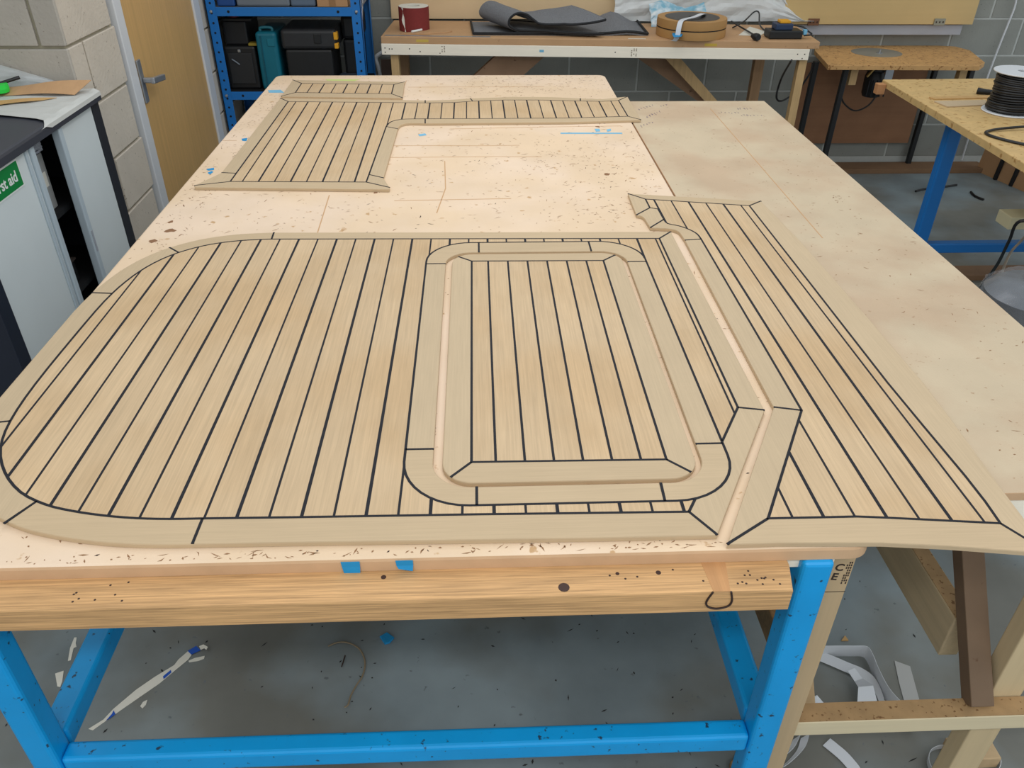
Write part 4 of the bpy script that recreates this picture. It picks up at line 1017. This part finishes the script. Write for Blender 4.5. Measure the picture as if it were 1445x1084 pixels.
mo = obj('router_motor', lathe((2.53, 5.2, .55), [(0, 0), (.05, 0), (.058, .02), (.06, .12), (.05, .15), (.07, .16), (.07, .225), (0, .228)], 20), M_blackp, rt, True)
t = nb()
for k in range(5): box(2.47+.028*k, 2.476+.028*k, 5.132, 5.14, .56, .66, t)
obj('cooling_ribs', t, mat('motor_dark', (20, 22, 28), .5), mo)
obj('steel_bracket', box(2.55, 2.60, 5.11, 5.118, .665, ZR-.0265, None, .001), M_steel, rt)
obj('brass_lever', bar((2.44, 5.12, .685), (2.475, 5.12, .735), .012, .018, None, up=(0, 1, 0), bev=.003), mat('brass', (170, 140, 84), .4, metal=.6), rt)
obj('cable', tube(spline([(2.24, 4.99, .62), (2.29, 5.02, .55), (2.38, 5.04, .50), (2.47, 5.06, .53), (2.53, 5.10, .60), (2.56, 5.14, .60)], 6), .005, None, 6), M_blackc, rt)
thing('plywood_back_sheet', box(2.15, 3.0, 5.452-.012, 5.452, .17, .70, None, .001), M_brownply, 'brown plywood sheet hanging behind the saw table legs', 'board')
thing('floor_plank', box(2.0, 3.55, 5.30, 5.455, .0, .032, None, .002), M_brownbd, 'brown plank lying on the floor along the foot of the back wall', 'plank')
thing('black_flex', tube(spline([pz(1117, 85, .92), Vector((1.83, 4.93, .72)), Vector((1.84, 4.98, .60)), Vector((1.90, 5.03, .565)), Vector((2.0, 5.07, .62)), Vector((2.06, 5.08, .72)), Vector((2.066, 5.09, .775))], 6), .006, None, 6), M_blackc, 'black flex looping between the back bench and the saw table', 'cable')
thing('black_flex', tube(spline([py(1315, 190, 5.3), py(1330, 172, 5.3), py(1345, 158, 5.3), (3.0, 5.3, .70), (2.98, 5.3, .775)], 5), .005, None, 6), M_blackc, 'thin black flex hanging down at the right leg of the saw table', 'cable') if False else None

# ------------------------------------------------------------------ strand board table on the right
ot = root('strand_board_table', 'strand board topped table on blue steel legs at the right edge', 'table', (2.6, 3.5, 0))
ZO = .90
obj('tabletop', prism([(2.055, 4.13), (2.022, 2.45), (3.3, 2.45), (3.3, 4.17)], ZO-.03, ZO, .003), M_osb, ot)
lg = [(2.165, 3.60), (3.2, 3.60), (2.165, 2.55), (3.2, 2.55)]
for x, y in lg: obj('leg', box(x, x+.066, y, y+.05, 0, ZO-.0305, None, .008, None, 2), M_blue_shelf, ot)
obj('lower_rail', box(2.2315, 3.1995, 3.60, 3.65, .185, .235, None, .006), M_blue_shelf, ot)
obj('lower_rail', box(2.2315, 3.1995, 2.55, 2.60, .185, .235, None, .006), M_blue_shelf, ot)
obj('corner_block', box(2.010, 2.052, 4.07, 4.11, ZO-.060, ZO-.010, None, .003), mat('orange_pine', (186, 132, 88), .6), ot)
obj('clamp', box(2.12, 2.16, 3.40, 3.44, ZO-.075, ZO-.031, None, .006), M_alu, ot)
dc = Vector((2.365, 3.53, ZO))
dm = root('cable_drum', 'drum of black cable with pale grey flanges standing on the strand board table', 'cable drum', tuple(dc))
fl_ = [(.02, 0), (.112, 0), (.114, .003), (.112, .006), (.02, .006), (.02, 0)]
obj('flange', lathe(dc+Vector((0, 0, .001)), fl_, 48), M_white, dm, True)
obj('flange', lathe(dc+Vector((0, 0, .168)), fl_, 48), M_white, dm, True)
obj('hub', lathe(dc+Vector((0, 0, .007)), [(.03, 0), (.085, 0), (.085, .161), (.03, .161), (.03, 0)], 32), M_blackp, dm)
pts = []; R = random.Random(3)
for k in range(16*20+1):
    a = k*2*math.pi/20; z = .014+k/(16*20)*.146
    rr_ = .094+.003*math.sin(z*60)+.0025*math.sin(a*.37)-.006*(z/.16)
    pts.append(dc+Vector((rr_*math.cos(a), rr_*math.sin(a), z+.003*math.sin(a+k*.02))))
obj('wound_cable', tube(pts, .0052, None, 7), M_blackc, dm, True)
c = [(2.20, 3.25), (2.09, 3.225), (2.062, 3.18), (2.085, 3.115), (2.14, 3.045), (2.22, 2.99), (2.34, 2.98)]
zz = [.012, .006, .006, .006, .006, .007, .006]
thing('cable_tail', tube(spline([Vector((2.5, 3.28, ZO+.02))]+[Vector((x+.012, y, ZO+z)) for (x, y), z in zip(c, zz)], 6), .0055, None, 7), M_blackc, 'loop of loose black cable in front of the drum', 'cable')
thing('drill_tube', tube([pz(1379, 128, ZO+.014), pz(1390, 129.5, ZO+.014), pz(1404, 131, ZO+.014)], lambda t_: .015 if t_ < .3 else .012, None, 14), M_blackp, 'short black tube lying behind the cable drum', 'tube')
def q2(l, z): return [tuple(pz(u, v, z))[:2] for u, v in l]
thing('teak_offcut', prism(q2([(1311, 137), (1319, 140), (1400, 138), (1402, 134.5)], ZO+.004), ZO+.0005, ZO+.006, .001), M_kraft2, 'thin pointed teak offcut furthest from the table front near the drum', 'offcut')
thing('teak_offcut', prism(q2([(1318, 143), (1337, 150.5), (1396, 148), (1390, 141.5)], ZO+.004), ZO+.0005, ZO+.006, .001), M_teak_y, 'wider teak offcut lying just left of the cable drum', 'offcut')

# things under and before it
r = root('cardboard_stack', 'leaning brown cardboard sheet under the strand board table', 'cardboard', (2.95, 4.6, 0))
ka, kb = pz(1377, 241, 0), pz(1452, 274, 0)
kd = (kb-ka).normalized(); kn_ = Vector((-kd.y, kd.x, 0))
obj('sheet', sheet([[ka+Vector((0, 0, .0)), kb], [ka+kn_*.06+Vector((0, 0, .55)), kb+kn_*.06+Vector((0, 0, .55))]], .006), M_card, r)
obj('fold_line', sheet([[ka+kn_*.02-kn_*.004+Vector((0, 0, .20)), kb+kn_*.02-kn_*.004+Vector((0, 0, .20))], [ka+kn_*.02-kn_*.0035+Vector((0, 0, .205)), kb+kn_*.02-kn_*.0035+Vector((0, 0, .205))]], .001), M_brownbd, r)
r = root('dark_trestle', 'dark metal trestle legs in front of the leaning cardboard', 'trestle', (2.9, 4.45, 0))
for a in (pz(1402, 250, 0)-Vector((.02, .05, 0)), pz(1424, 259, 0)-Vector((.02, .05, 0))): obj('leg', bar((a[0], a[1], 0), (a[0]+.02, a[1]-.03, .6), .022, .022, None, up=(0, 1, 0), bev=.003), M_blackp, r)
obj('cross_bar', bar(pz(1402, 250, 0)+Vector((-.05, -.08, .612)), pz(1424, 259, 0)+Vector((.05, -.08, .612)), .025, .025, None, bev=.003), M_blackp, r)
r = root('pale_trestle', 'pale squared timber trestle beam ending beside the strand board table', 'trestle', (2.5, 2.55, 0))
ZTB = .58
b0 = pz(1410, 296, ZTB)
obj('beam', box(b0.x+.005, b0.x+.75, b0.y-.09, b0.y+.01, ZTB-.055, ZTB, None, .004), mat('pale_beam', (206, 196, 160), .6, var=.04), r)
for dx in (.45, .70): obj('leg', box(b0.x+dx, b0.x+dx+.05, b0.y-.07, b0.y-.01, 0, ZTB-.0555, None, .003), M_stud, r)
rc = pz(1468, 402, .80); rc.z = 0
r = root('wrapped_roll', 'grey metallic roll wrapped in clear film standing on the floor right of the extension', 'roll', tuple(rc))
obj('core', lathe(rc, [(0, .001), (.145, .001), (.15, .02), (.15, .70), (.142, .77), (.11, .795), (0, .80)], 36), M_foil, r, True)
R = random.Random(6)
t = lathe(rc, [(.1515, .01)]+[(.1525, .07*k) for k in range(1, 11)]+[(.146, .773), (.112, .802), (.05, .807), (.03, .83), (.02, .86)], 40)
for v in t.verts:
    d = Vector((v.co.x-rc.x, v.co.y-rc.y, 0))
    if d.length > 0: v.co += d.normalized()*R.uniform(0, .006)
    v.co.z += R.uniform(0, .005)
obj('wrap', t, mat('roll_wrap', (206, 210, 216), .1, alpha=.12, spec=.9, bump=.3, bscale=30), r)
thing('hanging_flex', tube(spline([(2.34, 2.95, .60), pz(1440, 312, ZTB+.02), pz(1424, 340, .50), pz(1408, 372, .36), pz(1388, 400, .2), pz(1372, 420, .02), pz(1368, 424, .008)], 6), .007, None, 6), M_blackc, 'black flex hanging over the pale trestle beam to the floor', 'cable')
thing('hanging_flex', tube(spline([pz(1452, 328, ZTB+.03), pz(1440, 341, .52), pz(1424, 360, .42), pz(1410, 395, .25), pz(1396, 432, .03), pz(1394, 436, .008)], 6), .0055, None, 6), mat('clear_flex', (188, 168, 148), .35), 'thin pinkish clear tube hanging beside the black flex', 'tube')
thing('floor_plank', box(2.35, 3.3, 3.60+.06, 3.78, .0, .03, None, .002), M_brownbd, 'brown plank lying on the floor under the blue rail of the right table', 'plank')
thing('pale_offcut', bar((2.66, 3.46, .013), (3.0, 3.54, .013), .07, .024, None, bev=.003), M_pine_pale, 'pale pine offcut lying on the floor in front of the blue rail', 'offcut')
ca = pz(1342, 262, 0); 
thing('cable_scrap', tube(spline([pz(1370, 271, .006), pz(1376, 277, .006), pz(1388, 282, .006)], 5), .008, None, 6), M_blackc, 'short curved black cable scrap on the far right floor', 'scrap')
thing('cable_scrap', tube(spline([pz(1292, 270, .006), pz(1304, 267, .006), pz(1330, 264, .006), pz(1350, 261, .006)], 5), .007, None, 6), M_blackc, 'longer black cable scrap behind the blue leg on the floor', 'scrap')

# ------------------------------------------------------------------ floor litter
def flat(l, th=.0012, z=.0006): return prism([tuple(pz(u, v, z))[:2] for u, v in l], z, z+th)
r = root('paper_strip', 'long creased white paper strip with blue tape bits under the workbench', 'paper strip', tuple(pz(205, 975, 0)))
obj('strip', flat([(125, 1029), (131, 1031), (152, 1016), (170, 1003), (196, 985), (225, 965), (250, 944), (266, 931), (272, 922), (266, 919), (252, 931), (246, 939), (218, 956), (192, 974), (160, 1001), (146, 1016)]), M_paper, r)
for l in ([(150, 1017), (158, 1008), (160.5, 1003), (163, 1008), (155, 1014)], [(230, 955), (241, 946), (242, 949), (231, 958.5)], [(265, 919), (277, 912), (283, 918), (270, 924)]):
    obj('tape_patch', flat(l, .0012, .0022), mat('deep_blue_tape', (20, 80, 180), .6), r)
obj('curled_end', sheet([[pz(281, 912, .004), pz(283, 917, .004)], [pz(287, 909.5, .012), pz(288, 915, .008)], [pz(293, 913, .016), pz(291, 917, .010)]], .001), M_paper, r)
scr = [([(105, 900), (108.5, 900), (107, 908), (108, 913), (104, 915), (100, 932), (96, 933), (99, 915)], 'thin torn white paper scrap left of the blue side rail'),
       ([(78, 951), (90, 947), (88, 962), (85, 970), (81, 969)], 'squarish torn white paper scrap left of the blue side rail'),
       ([(4, 933), (9, 926), (8, 934), (5, 937)], 'tiny white paper scrap beside the left leg'),
       ([(266, 933), (275, 929), (289, 926), (288, 930), (280, 933), (267, 935)], 'small white paper scrap beside the far end of the strip'),
       ([(198, 997), (202, 991), (208, 988), (206, 995), (201, 1000)], 'tiny oval white paper scrap below the long strip')]
for l, lab in scr: thing('paper_scrap', flat(l), M_paper, lab, 'paper scrap', 'paper scraps on the floor')
thing('tape_scrap', prism([tuple(pz(u, v, .004))[:2] for u, v in ((536, 899), (546, 893), (556, 900), (550, 907), (543, 909))], .0006, .008, .002), M_tapeb, 'folded bright blue tape scrap on the floor under the workbench', 'tape')
thing('string_end', tube(spline([pz(u, v, .003) for u, v in ((463, 912), (476, 907), (490, 907), (505, 914), (513, 926), (515, 940), (511, 955), (503, 967), (495, 982), (491, 995), (486, 998))], 4), .0022, None, 6), mat('jute', (136, 120, 96), .8), 'curved piece of pale string on the floor under the workbench', 'string')
thing('wire_scrap', tube([pz(487, 925, .003), pz(484, 935, .003), pz(482, 941, .003)], .0018, None, 5), M_mark2, 'short straight dark wire scrap inside the curve of string', 'scrap')
t = nb(); R = random.Random(40)
for _ in range(420):
    x, y = R.uniform(-1.3, 1.5), R.uniform(.75, 3.0); a = R.uniform(0, 6.28); l = R.uniform(.002, .008)*(2 if R.random() < .1 else 1); w = R.uniform(.001, .003)
    c, s = math.cos(a), math.sin(a)
    vs = [t.verts.new((x+p*c-q_*s, y+p*s+q_*c, .0008)) for p, q_ in ((-l, 0), (0, -w), (l, 0), (0, w))]; t.faces.new(vs)
thing('floor_debris', t, mat('debris', (44, 44, 44), .8), 'dark specks of offcut debris scattered over the concrete floor', 'debris', kind='stuff')

# white ribbon strips under the extension
def gp(l, z=.001): return [pz(u, v, z) for u, v in l]
rb = [
    ('tall white plastic strip bent in a wide arch behind the lower rail', band(spline(gp([(1128, 928), (1165, 926), (1200, 926), (1218, 927), (1226, 938), (1234, 958), (1248, 985), (1266, 1006), (1290, 1030)]), 4), .045)),
    ('narrower white plastic strip curving inside the wide arch', sheet([[p+Vector((-.008, -.012, .004)), p+Vector((.008, .012, .012))] for p in spline(gp([(1155, 928), (1172, 935), (1195, 945), (1214, 953), (1230, 965), (1241, 985), (1248, 1010)]), 4)], .001)),
    ('white plastic strip folded into a square end behind the lower rail', sheet([[pz(1196, 947, .03), pz(1206, 943, .03)], [pz(1206, 962, .02), pz(1217, 958, .02)], [pz(1211, 970, .05), pz(1232, 968, .05)], [pz(1209, 1003, .03), pz(1241, 1003, .03)], [pz(1208, 1030, .006), pz(1245, 1030, .006)]], .001)),
    ('short crumpled white plastic strip beside the stamped stud', sheet([[pz(1135, 1004, .01), pz(1137, 988, .03)], [pz(1155, 1002, .02), pz(1153, 981, .05)], [pz(1172, 1003, .01), pz(1160, 990, .03)], [pz(1180, 1016, .003), pz(1172, 1006, .003)]], .001)),
    ('white plastic strip curling under the lower rail next to the stud', sheet([[p+Vector((-.012, -.004, .0)), p+Vector((.012, .004, .006))] for p in spline(gp([(1136, 1040), (1131, 1056), (1120, 1070), (1104, 1084), (1090, 1092)], .004), 4)], .001)),
    ('second white plastic strip curling right of it under the rail', sheet([[p+Vector((-.010, -.004, .0)), p+Vector((.010, .004, .006))] for p in spline(gp([(1124, 1042), (1116, 1058), (1104, 1070), (1096, 1078)], .004), 4)], .001)),
    ('flat white plastic strip running diagonally under the lower rail', sheet([[p+Vector((-.012, -.008, .0)), p+Vector((.012, .008, .004))] for p in spline(gp([(1166, 1048), (1176, 1056), (1190, 1068), (1204, 1084), (1215, 1100)], .003), 4)], .001)),
    ('white plastic strip sprung into an open ring under the right of the rail', band(spline(gp([(1316, 1096), (1308, 1078), (1312, 1062), (1330, 1056), (1352, 1062), (1380, 1070), (1402, 1068), (1410, 1080), (1404, 1098)]), 4), .016)),
]
for lab, b in rb: thing('plastic_strip', b, M_ribbon, lab, 'plastic strip', 'white plastic strips on the floor')
thing('card_strip', flat([(1262, 933), (1284, 941), (1292, 970), (1301, 1003), (1279, 1003), (1268, 962)], .002), mat('grey_card', (178, 178, 176), .7), 'flat grey-white card strip on the floor right of the plastic strips', 'card')
thing('wood_scrap', box(*(lambda p: (p.x-.055, p.x+.055, p.y-.03, p.y+.03))(pz(1370, 1062, .02)), 0, .04, None, .003), M_stud, 'small squared wood scrap on the floor inside the plastic ring', 'offcut')
thing('wood_scrap', prism(q2([(1030, 1076), (1048, 1062), (1068, 1064), (1060, 1092), (1030, 1092)], .012), 0, .018, .002), mat('scrap_ply', (140, 112, 78), .7, var=.1), 'brown plywood scrap on the floor by the right front leg', 'offcut')
thing('wood_chip', flat([(1187, 905), (1192, 898), (1197, 905)], .004), M_kraft2, 'tiny triangular orange wood chip behind the plastic strips', 'wood chip')
